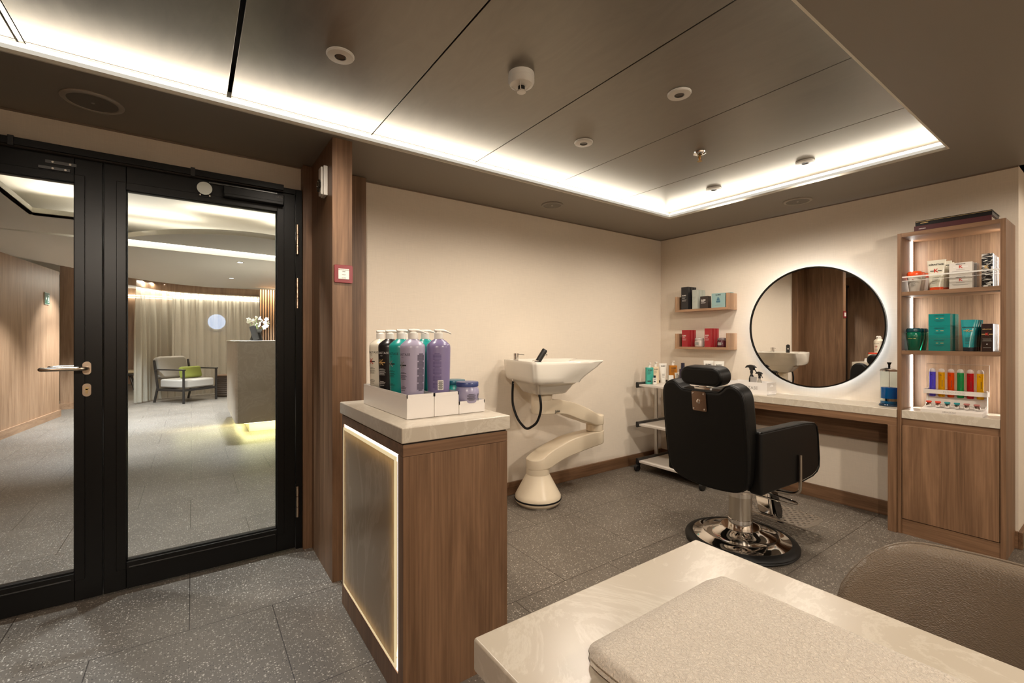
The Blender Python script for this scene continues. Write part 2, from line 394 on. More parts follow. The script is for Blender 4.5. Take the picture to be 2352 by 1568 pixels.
# ------------------------------------------------------------------ glazed double door (black metal)
YF = 2.76
g = G().box(.474, .506, YF + .004, 2.88, 0, 2.018).box(-1.0, -.982, YF + .004, 2.88, 0, 2.018).box(-.982, .474, YF + .004, 2.88, 1.990, 2.018)
frame_o = struct('door_frame', g, black_metal, bevel=.002)
def leaf(name, x0, x1, gx0, gx1, hinge):
    t = bpy.data.objects.new(name, None); C.objects.link(t); t.location = (x0, YF, 0); t['kind'] = 'structure'
    ox = x0
    g = G(); B = lambda a, b, c, d, y0=0, y1=.06: g.box(a - ox, b - ox, y0, y1, c, d)
    B(x0, gx0, .012, 1.986); B(gx1, x1, .012, 1.986); B(gx0, gx1, .012, .138); B(gx0, gx1, 1.877, 1.986)
    g.build('leaf_frame', black_metal, t, bevel=.003)
    g = G()
    for a, b, c, d in ((gx0 - .035, gx0, .105, 1.91), (gx1, gx1 + .035, .105, 1.91), (gx0, gx1, .105, .138), (gx0, gx1, 1.877, 1.91)): g.box(a - ox, b - ox, -.006, .01, c, d)
    g.build('glazing_bead', black_metal, t, bevel=.002)
    g = G().box(gx0 - ox + .0, gx1 - ox, .026, .034, .138, 1.877); g.build('glass_pane', pane_m, t)
    g = G()
    for a in (gx0 - .0, gx1 - .004): g.box(a - ox, a - ox + .004, .012, .03, .138, 1.877)
    g.box(gx0 - ox, gx1 - ox, .012, .03, .138, .142); g.box(gx0 - ox, gx1 - ox, .012, .03, 1.873, 1.877)
    g.build('gasket', rubber, t)
    g = G().box(gx0 - ox + .01, gx1 - ox - .01, -.0075, -.006, .112, .117); g.build('bead_edge', pm('worn_metal_edge', (.10, .10, .10), .25, .8), t)
    if hinge:
        for z0, z1 in ((1.652, 1.818), (1.351, 1.520), (.185, .356)):
            h = G(); dz = (z1 - z0 - .004) / 3
            for k in range(3): h.cyl((x1 - ox + .010, -.008, z0 + k * (dz + .002)), (x1 - ox + .010, -.008, z0 + k * (dz + .002) + dz), .0085, 14)
            h.build('hinge', nickel, t, smooth=True)
    return t
dr = leaf('door_1', -.3315, .470, -.252, .378, True)
dl = leaf('door_2', -.980, -.3345, -.910, -.428, False)
# handle set on the left leaf (local origin x=-1.136)
hx = -.386 + .980
def stadium(w_, h_, n=10): return rrect(w_, h_, w_ / 2 - .0005, n)
for zz in (1.049, .951):
    g = G().prism([(hx + u, zz + v) for u, v in stadium(.029, .058)], -.009, 0, 'y'); g.build('rosette', nickel, dl, smooth=True)
g = G().tube(catmull([(hx, 0, 1.049), (hx, -.035, 1.049), (hx - .006, -.054, 1.049), (hx - .03, -.060, 1.049), (hx - .08, -.060, 1.049), (hx - .118, -.060, 1.049), (hx - .136, -.054, 1.049), (hx - .14, -.042, 1.049), (hx - .14, -.022, 1.049)], 5), .0085, 14)
g.build('lever_handle', nickel, dl, smooth=True)
g = G().tube(catmull([(hx, .06, 1.049), (hx, .10, 1.049), (hx - .03, .12, 1.049), (hx - .12, .12, 1.049), (hx - .14, .10, 1.049)], 5), .0085, 12); g.build('outer_lever_handle', nickel, dl, smooth=True)
g = G().prism([(hx + u, .958 + v) for u, v in rrect(.014, .014, .0068)], -.012, -.008, 'y').prism([(hx + u, .946 + v) for u, v in rrect(.008, .022, .003)], -.012, -.008, 'y')
g.build('lock_cylinder', pm('brass_cylinder', (.55, .42, .22), .3, 1), dl, smooth=True)
g = G().box(.46, .56, -.004, 0, 1.942, 1.957).box(.44, .54, -.0075, 0, 1.915, 1.928); g.build('strike_plate', pm('dark_steel_plate', (.09, .09, .09), .4, .8), dl, bevel=.001)
for xx, zz in ((.485, 1.949), (.54, 1.949), (.485, 1.921), (.525, 1.921)): G().cyl((xx, -.009, zz), (xx, -.003, zz), .004, 10).build('screw', brushed_steel, dl)
# closer track, closer body and round magnet
t = thing('door_closer', 'black slide-rail door closer with long track above the glazed door', 'door closer', (.408, YF, 0))
g = G().box(-1.36, 0, -.030, -.001, 1.991, 2.022); g.build('track', black_metal, t, bevel=.002)
g = G().box(-1.36, -.0, -.022, -.002, 1.984, 1.991); g.build('track_channel', seam_dark, t)
for a in (-1.033, -.415): G().box(a, a + .018, -.033, 0, 1.985, 2.027).build('joint_cover', black_plastic, t, bevel=.001)
g = G().box(-.279, 0, -.045, -.001, 1.905, 1.962); g.build('closer_body', black_metal, t, bevel=.004)
g = G().box(-.275, -.004, -.050, -.045, 1.907, 1.922); g.build('cover_edge', black_metal, t, bevel=.002)
g = G().box(-.34, -.03, -.012, -.002, 1.968, 1.976); g.build('slide_arm', pm('worn_metal_edge', (.1, .1, .1), .25, .8), t)
G().add(*txt('GEZE', .014), frame((-.025, -.0455, 1.945), (1, 0, 0), (0, -1, 0))).build('maker_mark', ink_grey, t)
t = thing('hold_open_magnet', 'round spun steel magnet disc on the top rail of the glass door', 'magnet', (.050, YF, 1.935))
M = Matrix.Rotation(PI / 2, 4, 'X')
G().lathe([(.0, .0), (.012, .0), (.012, .022), (0, .022)], M=M).build('stem', black_metal, t)
G().lathe([(0, .018), (.031, .018), (.033, .021), (.032, .026), (0, .026)], n=40, M=M).build('disc', pm('spun_steel', (.62, .64, .60), .22, 1), t, smooth=True)
G().box(-.026, .030, -.010, -.001, -.040, -.024).build('bracket', black_metal, t, bevel=.001)
for xx in (-.018, .022): G().cyl((xx, -.014, -.032), (xx, -.009, -.032), .0035, 10).build('screw', brushed_steel, t)
# devices on the post
t = thing('motion_detector', 'small white sensor with round metal dial high on the timber post', 'sensor', (.552, 2.40, 1.97))
G().box(-.020, -.0005, -.075, .075, -.075, .075, Matrix.Diagonal((1, .45, .98, 1))).build('housing', white_plastic, t, bevel=.003)
G().box(-.030, -.02, -.018, .034, -.068, .070).build('cover', white_plastic, t, bevel=.003)
M = Matrix.Translation((-.03, .006, -.022)) @ Matrix.Rotation(-PI / 2, 4, 'Y')
G().lathe([(0, 0), (.030, 0), (.031, .006), (.024, .010), (.020, .006), (0, .006)], n=32, M=M).build('dial', pm('dark_dial_metal', (.22, .22, .20), .2, 1), t, smooth=True)
t = thing('wall_switch', 'dark red square switch plate with white label on timber post', 'switch', (.603, 2.28, 1.497))
G().prism(rrect(.087, .087, .006), -.009, -.0004, 'y').build('face_plate', pm('dark_red_plastic', (.20, .008, .014), .35), t, bevel=.0015)
G().prism(rrect(.050, .050, .001), -.011, -.009, 'y').build('rocker', white_plastic, t)
g = G()
for s_, z_, q in (('FIRE DOOR CONTROL', .019, .0052), ('OPEN', .011, .0062), ('HOLD', -.004, .0062), ('CLOSE', -.020, .0062)):
    text_on(g, s_, q, (0, -.0113, z_), (1, 0, 0), (0, -1, 0), True)
g.build('lettering', ink, t)

# ------------------------------------------------------------------ ceiling fittings
def downlight(x, y, label):
    t = thing('downlight', label, 'downlight', (x, y, 2.25), 0, 'round downlights on the metal ceiling')
    G().lathe([(.020, 0), (.050, 0), (.050, -.004), (.047, -.009), (.022, -.011), (.020, -.008)], n=40, cap0=False, cap1=False).build('trim_ring', pm('downlight_ring', (.62, .58, .52), .3), t, smooth=True)
    G().lathe([(0, -.001), (.0505, -.001), (.0505, -.0035), (0, -.0035)], n=40).build('base_ring', white_plastic, t, smooth=True)
    spot('added_fill_lamp', (0, 0, -.02), (0, 0, -1), FILL_P, (1, .875, .735), 2.85, .8, .05, t)  # lamp added to brighten the room; the fitting itself looks unlit
    G().lathe([(0, -.006), (.0205, -.006), (.0205, -.0095), (.018, -.010), (.016, -.0078), (0, -.0078)], n=32).build('lens', pm('unlit_lens', (.05, .045, .04), .15, .3), t, smooth=True)
    return t
d0 = downlight(.455, 1.759, 'downlight on the metal ceiling left of the smoke detector')
dup(d0, (1.731, 1.180, 2.25), 0, 'downlight right of the smoke detector, largest of the right-hand ones')
dup(d0, (1.736, 1.774, 2.25), 0, 'downlight lying between smoke detector and sprinkler head')
dup(d0, (3.02, 1.196, 2.25), 0, 'downlight near the cove edge, right of the sprinkler')
for xx, nm in ((-.68, 'added soffit fill light behind the viewer, left one'), (1.9, 'added soffit fill light behind the viewer, middle one'), (4.6, 'added soffit fill light behind the viewer, right one')):  # unseen downlights added behind the camera to brighten the walls
    q = dup(d0, (xx, -.95, S), 0, nm)
    for c in q.children:
        if c.type == 'LIGHT': c.data = c.data.copy(); c.data.energy = 45 if xx > 4 else 92; c.data.spot_size = 3.1; c.data.spot_blend = .1; c.location.z = -.035
dup(d0, (3.03, 1.787, 2.25), 0, 'smallest downlight, nearest the inner corner of the cove')
t = thing('smoke_detector', 'white domed smoke detector on the metal ceiling', 'smoke detector', (1.085, 1.464, 2.25))
G().lathe([(0, 0), (.052, 0), (.053, -.012), (.052, -.020), (0, -.020)], n=40).build('base', white_plastic, t, smooth=True)
G().lathe([(.0, -.021), (.053, -.021), (.053, -.034), (.046, -.046), (.026, -.052), (0, -.050)], n=40).build('housing', white_plastic, t, smooth=True)
G().lathe([(0, -.050), (.014, -.050), (.014, -.066), (0, -.066)], n=24).build('sensor_chamber', black_plastic, t, smooth=True)
g = G()
for k in range(4):
    a = PI / 4 + k * PI / 2
    g.tube([(.040 * math.cos(a), .040 * math.sin(a), -.048), (.016 * math.cos(a), .016 * math.sin(a), -.070)], .0022, 8)
g.lathe([(0, -.068), (.017, -.068), (.018, -.074), (0, -.075)], n=24); g.build('guard', white_plastic, t, smooth=True)
t = thing('sprinkler', 'brass and chrome sprinkler head below the metal ceiling', 'sprinkler', (2.376, 1.487, 2.25))
G().lathe([(.012, -.001), (.036, -.001), (.034, -.008), (.018, -.016), (.012, -.014)], n=32, cap0=False, cap1=False).build('escutcheon', chrome, t, smooth=True)
g = G().cyl((0, 0, 0), (0, 0, -.024), .009); g.tube([(-.010, 0, -.022), (-.013, 0, -.036), (-.003, 0, -.050)], .0022, 8).tube([(.010, 0, -.022), (.013, 0, -.036), (.003, 0, -.050)], .0022, 8); g.lathe([(0, -.050), (.014, -.050), (.014, -.0515), (0, -.0515)], n=16)
g.build('frame', pm('brass', (.6, .42, .18), .25, 1), t, smooth=True)
G().cyl((0, 0, -.026), (0, 0, -.046), .003).build('glass_bulb', pm('orange_bulb', (.7, .2, .02), .1), t, smooth=True)
def speaker(x, y, r, label, ring):
    t = thing('ceiling_speaker', label, 'speaker', (x, y, S), 0, 'round speakers flush in the soffit')
    G().lathe([(r * .80, -.0005), (r, -.0005), (r, -.004), (r * .94, -.008), (r * .82, -.008), (r * .80, -.005)], n=48, cap0=False, cap1=False).build('bezel', ring, t, smooth=True)
    G().lathe([(0, -.001), (r * .80, -.001), (r * .80, -.006), (0, -.0075)], n=48).build('grille', pm('speaker_grille', (.17, .15, .125), .55, .2, bump=.3, bs=900), t, smooth=True)
    G().lathe([(0, -.0075), (.007, -.0075), (.006, -.0085), (0, -.0085)], n=16).build('badge', brushed_steel, t, smooth=True)
speaker(-.334, 2.512, .100, 'largest round ceiling speaker, above the glazed door', pm('speaker_bezel', (.34, .30, .25), .3))
speaker(2.138, 2.509, .078, 'round ceiling speaker in the soffit above the washbasin', pm('speaker_bezel_grey', (.24, .21, .175), .4))
speaker(3.495, 1.432, .088, 'round ceiling speaker in the soffit above the mirror', pm('speaker_bezel', (.34, .30, .25), .3))

# ================================================================== THE LOUNGE BEYOND THE DOOR
LC = 2.20
lounge_ceil = pm('lounge_ceiling_paint', (.68, .65, .59), .5)
speck = pm('lounge_dark_ceiling', (.30, .28, .25), .6, bump=.6, bs=300)
def arcf(x): return 5.12 + .70 * (x - .5) ** 2
def farf(x): return 10.75 - .22 * (x - .45) ** 2 * 2.4
g = G()
def slabpoly(g, pts, z0=LC, z1=LC + .02): return g.prism(pts, z0, z1, 'z')
slabpoly(g, [(-4.2, 2.9), (4.2, 2.9), (4.2, 3.25), (-4.2, 3.25)]); slabpoly(g, [(-4.2, 3.25), (-1.07, 3.25), (-1.07, 5.30), (-4.2, 5.30)])
xs = [-4.2, -2.5, -1.6, -1.07]; slabpoly(g, [(-4.2, 5.3), (-.78, 5.3), (-.78, 6.1), (-4.2, 6.1)])
X_ = [-.78 + .2 * k for k in range(20)]
for a, b in zip(X_, X_[1:]): slabpoly(g, [(a, arcf(a)), (b, arcf(b)), (b, 6.10 + .12 * b), (a, 6.10 + .12 * a)]) if arcf(a) < 6.05 + .12 * a and arcf(b) < 6.05 + .12 * b else None
X_ = [-4.2 + .4 * k for k in range(22)]
for a, b in zip(X_, X_[1:]): slabpoly(g, [(a, 6.34 + .12 * a), (b, 6.34 + .12 * b), (b, max(7, farf(b))), (a, max(7, farf(a)))])
struct('ceiling_lounge', g, lounge_ceil)
g = G().box(-4.2, 4.2, 2.9, 7, 2.42, 2.44).box(-4.2, 4.2, 7, 16.6, 2.50, 2.52); struct('ceiling_lounge_upper', g, lounge_ceil)
g = G()
X_ = [-.78 + .1 * k for k in range(30)]
for a, b in zip(X_, X_[1:]): g.prism([(a, arcf(a)), (b, arcf(b)), (b, arcf(b) + .02), (a, arcf(a) + .02)], LC - .012, LC + .035, 'z')
g.box(-1.09, -1.07, 3.25, 5.3, LC, LC + .06).box(-1.07, -.78, 5.3, 5.32, LC, LC + .06)
struct('trim_9', g, lip_m)
WHITE_L = (1, .93, .80)
g = G().prism([(-.95, 6.305 - .114), (1.9, 6.305 + .228), (1.9, 6.335 + .228), (-.95, 6.335 - .114)], LC - .035, LC + .01, 'z'); struct('trim_13', g, lip_m)
# line of light in the long trough, and coves
g = G().prism([(-.95, 6.10 - .114), (1.9, 6.10 + .228), (1.9, 6.30 + .228), (-.95, 6.30 - .114)], LC + .012, LC + .03, 'z')
o = tag(g.build('linear_light', emis('line_light', WHITE_L, 3.2)), 'long straight glowing light trough in the lounge ceiling', 'light')
for a, b in zip([-.7, 0, .7, 1.4], [0, .7, 1.4, 2.1]):
    m_ = (a + b) / 2; area('cove_lamp', (m_, arcf(m_) + .12, LC + .06), (0, -.7, 1), .72, .04, 2.2, WHITE_L)
area('cove_lamp', (-1.16, 4.25, LC + .05), (1, 0, .8), 2.0, .04, 2.5, WHITE_L)
area('cove_lamp', (-.92, 5.38, LC + .05), (0, -1, .8), .3, .04, 1.5, WHITE_L)
# lounge walls
def wallseg(name, p, q, z1, m, th=.08, z0=0):
    p = Vector((*p, 0)); q = Vector((*q, 0)); d = (q - p).normalized(); n = Vector((-d.y, d.x, 0)) * th
    g = G().prism([(p.x, p.y), (q.x, q.y), (q.x + n.x, q.y + n.y), (p.x + n.x, p.y + n.y)], z0, z1, 'z'); return struct(name, g, m)
wallseg('wall_lounge_left', (-2.32, 2.95), (-1.653, 9.594), LC, wood_pale)
wallseg('baseboard_lounge_left', (-2.31, 2.95), (-1.633, 9.60), .10, wood_pale_y, .03)
g = G().box(-1.80, -1.30, 10.5, 10.7, 0, LC + .2); struct('trim_10', g, wood_pale)
g = G().box(-1.82, -1.28, 10.48, 10.5, 0, .10); struct('trim_11', g, wood_pale_y)
g = G().box(-2.6, -1.64, 12.0, 12.05, 0, LC + .2); struct('wall_lounge_dark', g, pm('smoked_wall', (.10, .085, .065), .25))
t = bpy.data.objects.new('window_1', None); C.objects.link(t); t['kind'] = 'structure'; t.location = (-1.82, 10.9, 0)
g = G().box(-.5, -.46, 0, .03, .0, 1.75).box(.10, .13, 0, .03, 0, 1.75).box(-.5, .13, 0, .03, 1.72, 1.75); g.build('glazed_screen_frame', black_metal, t)
g = G().box(-4.2, 4.2, 16.5, 16.6, 0, 2.5).box(4.1, 4.2, 2.9, 16.5, 0, 2.5).box(-4.2, -4.1, 2.9, 16.5, 0, 2.5); struct('wall_lounge_far', g, wall_m)
g = G().box(-2.2, 2.6, 15.35, 15.45, 0, 2.5); struct('wall_lounge_back', g, wood_pale)
tag(G().box(-1.55, 2.3, 15.25, 15.34, 2.30, 2.325).box(-1.55, 2.3, 15.25, 15.34, 2.25, 2.262).build('linear_light', emis('line_light2', WHITE_L, 5)), 'double line of light along the far timber wall', 'light')
# exit sign on the left lounge wall
t = thing('exit_sign', 'green and cream emergency exit sign on lounge timber wall', 'sign', (-1.700, 9.10, 1.757), math.atan2(6.644, .667))
G().box(-.085, .085, -.008, -.001, -.085, .085).build('plate', pm('sign_cream', (.55, .55, .42), .5), t)
G().box(-.078, -.004, -.0095, -.008, -.078, .078).box(.004, .078, -.0095, -.008, -.078, .078).build('green_field', pm('sign_green', (.03, .11, .06), .5), t)
g = G().prism([(-.062, 0), (-.036, .03), (-.036, .011), (-.018, .011), (-.018, -.011), (-.036, -.011), (-.036, -.03)], -.0105, -.0095, 'y')
g.prism([(.02, -.055), (.062, -.055), (.062, .055), (.02, .055), (.02, .047), (.054, .047), (.054, -.047), (.02, -.047)], -.0105, -.0095, 'y').prism([(.026, -.01), (.034, .02), (.042, .02), (.04, -.01), (.046, -.035), (.04, -.037), (.034, -.012), (.027, -.036), (.021, -.034)], -.0105, -.0095, 'y')
g.build('pictogram', ink_white, t)
# slatted timber panel behind the desk
t = thing('slatted_panel', 'vertical timber slat panel behind the reception desk', 'wall panel', (1.10, 10.3, 0))
G().box(0, 1.2, .02, .04, 0, LC - .02).build('backing', pm('slat_backing', (.06, .035, .02), .7), t)
g = G()
for k in range(26): g.box(.004 + k * .046, .030 + k * .046, -.02, .02, 0, LC - .03)
g.build('slat', wood_pale, t)
area('wall_washer', (1.5, 10.1, LC - .02), (0, .3, -1), .8, .04, 14, (1, .8, .55))
# sheer curtain
path = catmull([(-.82, 10.55), (-.70, 10.85), (-.45, 11.20), (-.05, 11.45), (.45, 11.58), (1.0, 11.60), (1.7, 11.55)], 24)
def curtain_pts(z, amp):
    out = []; s = 0; prev = None
    for k, p in enumerate(path):
        if prev is not None: s += (p - prev).length
        t_ = (path[min(k + 1, len(path) - 1)] - path[max(0, k - 1)]).normalized(); prev = p
        n_ = Vector((-t_.y, t_.x)); q = p + n_ * amp * (math.sin(s * 46) + .35 * math.sin(s * 19 + z))
        out.append((q.x, q.y, z))
    return out
path = [Vector((p[0], p[1])) for p in path]
pp = []
for a, b in zip(path, path[1:]): pp += [a, (a + b) / 2]
path = pp + [path[-1]]
g = G().loft([curtain_pts(.02, .05), curtain_pts(.6, .045), curtain_pts(1.4, .04), curtain_pts(2.12, .022)], cap0=False, cap1=False, closed=False)
def sheer():
    m, nt, N, L, b = nodes('sheer_curtain')
    b.inputs['Base Color'].default_value = (.62, .58, .48, 1); b.inputs['Roughness'].default_value = .8
    tr = N.new('ShaderNodeBsdfTransparent'); tl = N.new('ShaderNodeBsdfTranslucent'); tl.inputs[0].default_value = (.62, .58, .48, 1)
    m1 = N.new('ShaderNodeMixShader'); m1.inputs[0].default_value = .4; L.new(b.outputs[0], m1.inputs[1]); L.new(tl.outputs[0], m1.inputs[2])
    tc = N.new('ShaderNodeTexCoord'); n = N.new('ShaderNodeTexNoise'); n.inputs['Scale'].default_value = 300; L.new(tc.outputs['Object'], n.inputs['Vector'])
    r = ramp(N, [(.3, (.26, .26, .26)), (.7, (.48, .48, .48))]); L.new(n.outputs['Fac'], r.inputs[0])
    m2 = N.new('ShaderNodeMixShader'); L.new(r.outputs[0], m2.inputs[0]); L.new(m1.outputs[0], m2.inputs[1]); L.new(tr.outputs[0], m2.inputs[2]); L.new(m2.outputs[0], N['Material Output'].inputs[0])
    return m
sheer_m = sheer()
tag(g.build('sheer_curtain', sheer_m, smooth=True, ang=80), 'long sheer cream curtain hanging in folds behind the armchair', 'curtain')
g = G(); rr = [Vector((-.95, 10.33))] + path[::6]
g.loft([[(p.x, p.y - .06, z) for p in rr] for z in (2.13, 2.30)], cap0=False, cap1=False, closed=False)
g2 = G(); L_ = []
for a, b in zip(rr, rr[1:]): g2.prism([(a.x, a.y - .08), (b.x, b.y - .08), (b.x, b.y - .05), (a.x, a.y - .05)], 2.13, 2.28, 'z')
struct('trim_12', g2, wood_pale)
for k in range(9):
    p_ = path[int((k + .5) / 9 * (len(path) - 1))]; area('curtain_washer', (p_.x, p_.y + .05, 2.24), (0, -.05, -1), .22, .03, 7.5, WHITE_L)
tag(G().box(-.38, 2.3, 13.61, 13.635, 2.215, 2.235).box(-.38, 2.3, 13.61, 13.635, 2.165, 2.180).build('linear_light', emis('line_light3', WHITE_L, 5)), 'line of light glowing through the top of the sheer curtain', 'light')
g = G().lathe([(0, 0), (.19, 0), (.19, .03), (0, .03)], n=40, M=Matrix.Translation((.50, 13.6, 1.61)) @ Matrix.Rotation(PI / 2, 4, 'X'))
o = g.build('porthole', emis('porthole_light', (.62, .74, 1), 1.6)); tag(o, 'round bluish glowing porthole seen through the sheer curtain', 'porthole')
g = G().lathe([(.19, 0), (.23, 0), (.23, .04), (.19, .04)], n=40, cap0=False, cap1=False, M=Matrix.Translation((.50, 13.6, 1.61)) @ Matrix.Rotation(PI / 2, 4, 'X')); g.build('porthole_rim', white_plastic, o)
g = G().box(-.4, 2.4, 13.64, 13.7, 0, 2.5); struct('wall_lounge_inner', g, wall_m)
# reception desk
t = thing('reception_desk', 'pale stone reception desk floating above a glowing plinth', 'reception desk', (.43, 6.45, 0))
out = [(.06, .0), (1.9, .0), (1.9, 1.65), (-.0, 1.65), (0, .06), (.006, .03), (.025, .008)]
g = G().prism(out, .135, 1.135, 'z'); g.build('body', quartz('desk_stone', (.60, .54, .46), (.68, .63, .55), .4), t, bevel=.004)
g = G().prism([(-.01 if x < .02 else x, y) for x, y in out], 1.135, 1.155, 'z'); g.build('counter', quartz_m, t, bevel=.003)
g = G().box(.16, 1.8, .16, 1.5, 0, .125); g.build('plinth', pm('plinth_cream', (.66, .62, .46), .5), t)
g = G().box(.10, 1.8, .10, .115, .118, .130).box(.10, .115, .10, 1.5, .118, .130); g.build('led_strip', emis('led_yellow', (1, .93, .42), 14), t)
area('plinth_lamp', (.95, .07, .125), (0, -.25, -1), 1.7, .03, 7, (1, .93, .45), parent=t); area('plinth_lamp', (.07, .8, .125), (-.25, 0, -1), .03, 1.4, 6, (1, .93, .45), parent=t)
# orchid in a black vase
t = thing('orchid_plant', 'white orchid flowers in a black vase on the reception desk', 'flower', (.74, 7.3, 1.156))
G().lathe([(.0, 0), (.075, 0), (.085, .01), (.07, .05), (.06, .10), (.075, .16), (.07, .16), (.05, .1), (0, .02)], n=20).build('vase', gloss_black, t, smooth=True)
G().box(-.05, .03, -.10, -.09, 0, .20, Matrix.Translation((0, 0, .012)) @ Matrix.Rotation(-.25, 4, 'Y')).build('card_holder', black_plastic, t)
g = G(); g2 = G(); rnd = random.Random(3)
for k in range(26):
    a = rnd.uniform(0, 2 * PI); r = rnd.uniform(.02, .14); z = .17 + rnd.uniform(0, .13) + .05 * (1 - r / .14); cx, cy = r * math.cos(a) + .01, r * math.sin(a)
    for q in range(5):
        b_ = q * 2 * PI / 5 + a; M = Matrix.Translation((cx, cy, z)) @ Matrix.Rotation(a, 4, 'Z') @ Matrix.Rotation(1.1, 4, 'X') @ Matrix.Rotation(b_, 4, 'Z')
        g.lathe([(0, -.003), (.012, -.001), (.016, .0), (.010, .002), (0, .003)], n=8, sy=.75, M=M @ Matrix.Translation((.016, 0, 0)))
    g2.tube([(0, 0, .1), (cx * .5, cy * .5, .17), (cx, cy, z)], .0018, 5)
g.build('blossom', pm('orchid_white', (.80, .76, .62), .5), t, smooth=True); g2.build('stem', pm('stem_green', (.10, .14, .04), .6), t)
# armchair
t = thing('armchair', 'dark framed lounge armchair with grey cushions before the curtain', 'armchair', (-.098, 10.61, 0), math.radians(39.5))
fr = pm('dark_bronze_frame', (.012, .010, .009), .45)
g = G().tube([(-.33, -.35, 0), (-.33, -.35, .60)], .02, 8); g.build('leg', fr, t, smooth=True)
G().tube([(.33, -.35, 0), (.33, -.35, .60)], .02, 8).build('leg', fr, t, smooth=True)
for s_ in (-1, 1): G().tube([(s_ * .33, .35, 0), (s_ * .33, .27, .28), (s_ * .33, .33, .62), (s_ * .33, .36, .78)], .02, 8).build('leg', fr, t, smooth=True)
for s_ in (-1, 1): G().box(s_ * .33 - .025, s_ * .33 + .025, -.375, .33, .60, .622).build('armrest', fr, t, bevel=.005)
G().box(-.33, .33, -.36, -.32, .22, .26).box(-.33, .33, .24, .28, .22, .26).box(-.35, -.31, -.35, .28, .22, .26).box(.31, .35, -.35, .28, .22, .26).build('seat_frame', fr, t)
cu = pm('grey_upholstery', (.36, .33, .29), .9, bump=.3, bs=400)
G().prism(rrect(.60, .64, .06, 5, 0, -.04), .27, .43, 'z').build('seat_cushion', cu, t, bevel=.035, seg=4)
G().prism(rrect(.58, .42, .08, 5, 0, .65), -.06, .09, 'y', Matrix.Translation((0, .23, 0)) @ Matrix.Rotation(-.2, 4, 'X') @ Matrix.Translation((0, 0, .0))).build('back_cushion', cu, t, bevel=.045, seg=4)
o = G().prism(rrect(.40, .22, .04, 5), -.055, .055, 'y').build('throw_pillow', pm('lime_fabric', (.27, .31, .055), .85, bump=.3, bs=400), None, bevel=.04, seg=4, loc=(-.03, 10.62, .545))
o.rotation_euler = (-.25, 0, math.radians(39.5)); tag(o, 'lime green lumbar pillow lying on the grey armchair', 'pillow')
# drum table, bench
t = thing('drum_table', 'dark woven drum side table beside the armchair', 'side table', (.60, 11.05, 0))
g = G().lathe([(0, 0), (.20, 0)] + [(.22 + (.012 if k % 2 else 0), .02 + k * .02) for k in range(20)] + [(.20, .42), (0, .42)], n=32); g.build('body', pm('woven_brown', (.07, .045, .03), .7), t, smooth=True)
G().lathe([(0, .42), (.225, .42), (.225, .44), (0, .44)], n=32).build('top', wood_x, t, smooth=True)
t = thing('bench', 'low bench with pale pad and splayed legs in the lounge', 'bench', (-1.38, 13.7, 0))
G().prism(rrect(.7, .5, .12, 6), .38, .45, 'z').build('seat_pad', pm('bench_pad', (.42, .33, .2), .8), t, bevel=.03, seg=3)
G().prism(rrect(.7, .5, .12, 6), .34, .379, 'z').build('seat_base', fr, t, bevel=.008)
for sx in (-1, 1):
    for sy in (-1, 1): G().tube([(sx * .20, sy * .15, .35), (sx * .29, sy * .22, 0)], .018, 8).build('leg', fr, t, smooth=True)
# lounge spots (lit)
sp_em = emis('cool_spot_lens', (.80, .92, 1), 12)
def lspot(x, y, label, p, z=LC):
    t = thing('recessed_spotlight', label, 'spotlight', (x, y, z), 0, 'lit cool spotlights in the lounge ceiling')
    G().lathe([(.030, -.001), (.05, -.001), (.05, -.005), (.030, -.004)], n=24, cap0=False, cap1=False).build('rim', white_plastic, t, smooth=True)
    G().lathe([(0, -.001), (.030, -.001), (.030, -.003), (0, -.003)], n=20).build('lens', sp_em, t)
    spot('spot_lamp', (0, 0, -.03), (0, 0, -1), p, (.86, .93, 1), 1.7, .6, .03, t)
lspot(.52, 7.0, 'cool lit spotlight in the lounge ceiling nearest the light trough', 280)
lspot(.535, 8.9, 'cool lit spotlight above the reception desk end', 280)
lspot(-.88, 9.3, 'cool lit spotlight near the left edge of the glass pane', 280)
lspot(-1.1, 7.4, 'cool lit spotlight over the lounge corridor by the timber wall', 260)
# two spots just outside the door light the threshold
lspot(-.55, 3.12, 'cool lit spotlight just outside the double door, left one', 95)
lspot(.12, 3.08, 'cool lit spotlight just outside the double door, right one', 95)
lspot(1.6, 7.5, 'added lounge fill spotlight above the reception desk, hidden by the door frame', 150)  # this and the next two are added, out of sight, to brighten the lounge
lspot(1.7, 9.6, 'added lounge fill spotlight behind the reception desk, hidden by the door frame', 150)
lspot(-1.3, 9.2, 'added lounge fill spotlight by the end of the timber wall', 110)
# ================================================================== PODIUM (display counter by the door)
t = thing('display_podium', 'walnut display podium with lit stone side panel and cream slab top', 'counter', (.545, 1.365, 0))
g = G().box(.0, .402, .0, .715, .805, .842); g.build('upper_band', wood_x, t, bevel=.001)
g = G().box(.02, .402, 0, .715, .0, .804).box(0, .02, 0, .045, 0, .804).box(0, .02, .69, .715, 0, .804).box(0, .02, .045, .69, 0, .09); g.build('body', wood_z, t, bevel=.001)
g = G().box(.004, .398, .004, .71, .842, .848); g.build('shadow_gap', seam_dark, t)
g = G().box(-.008, .410, -.008, .722, .848, .899); g.build('slab_top', quartz_m, t, bevel=.004, seg=3)
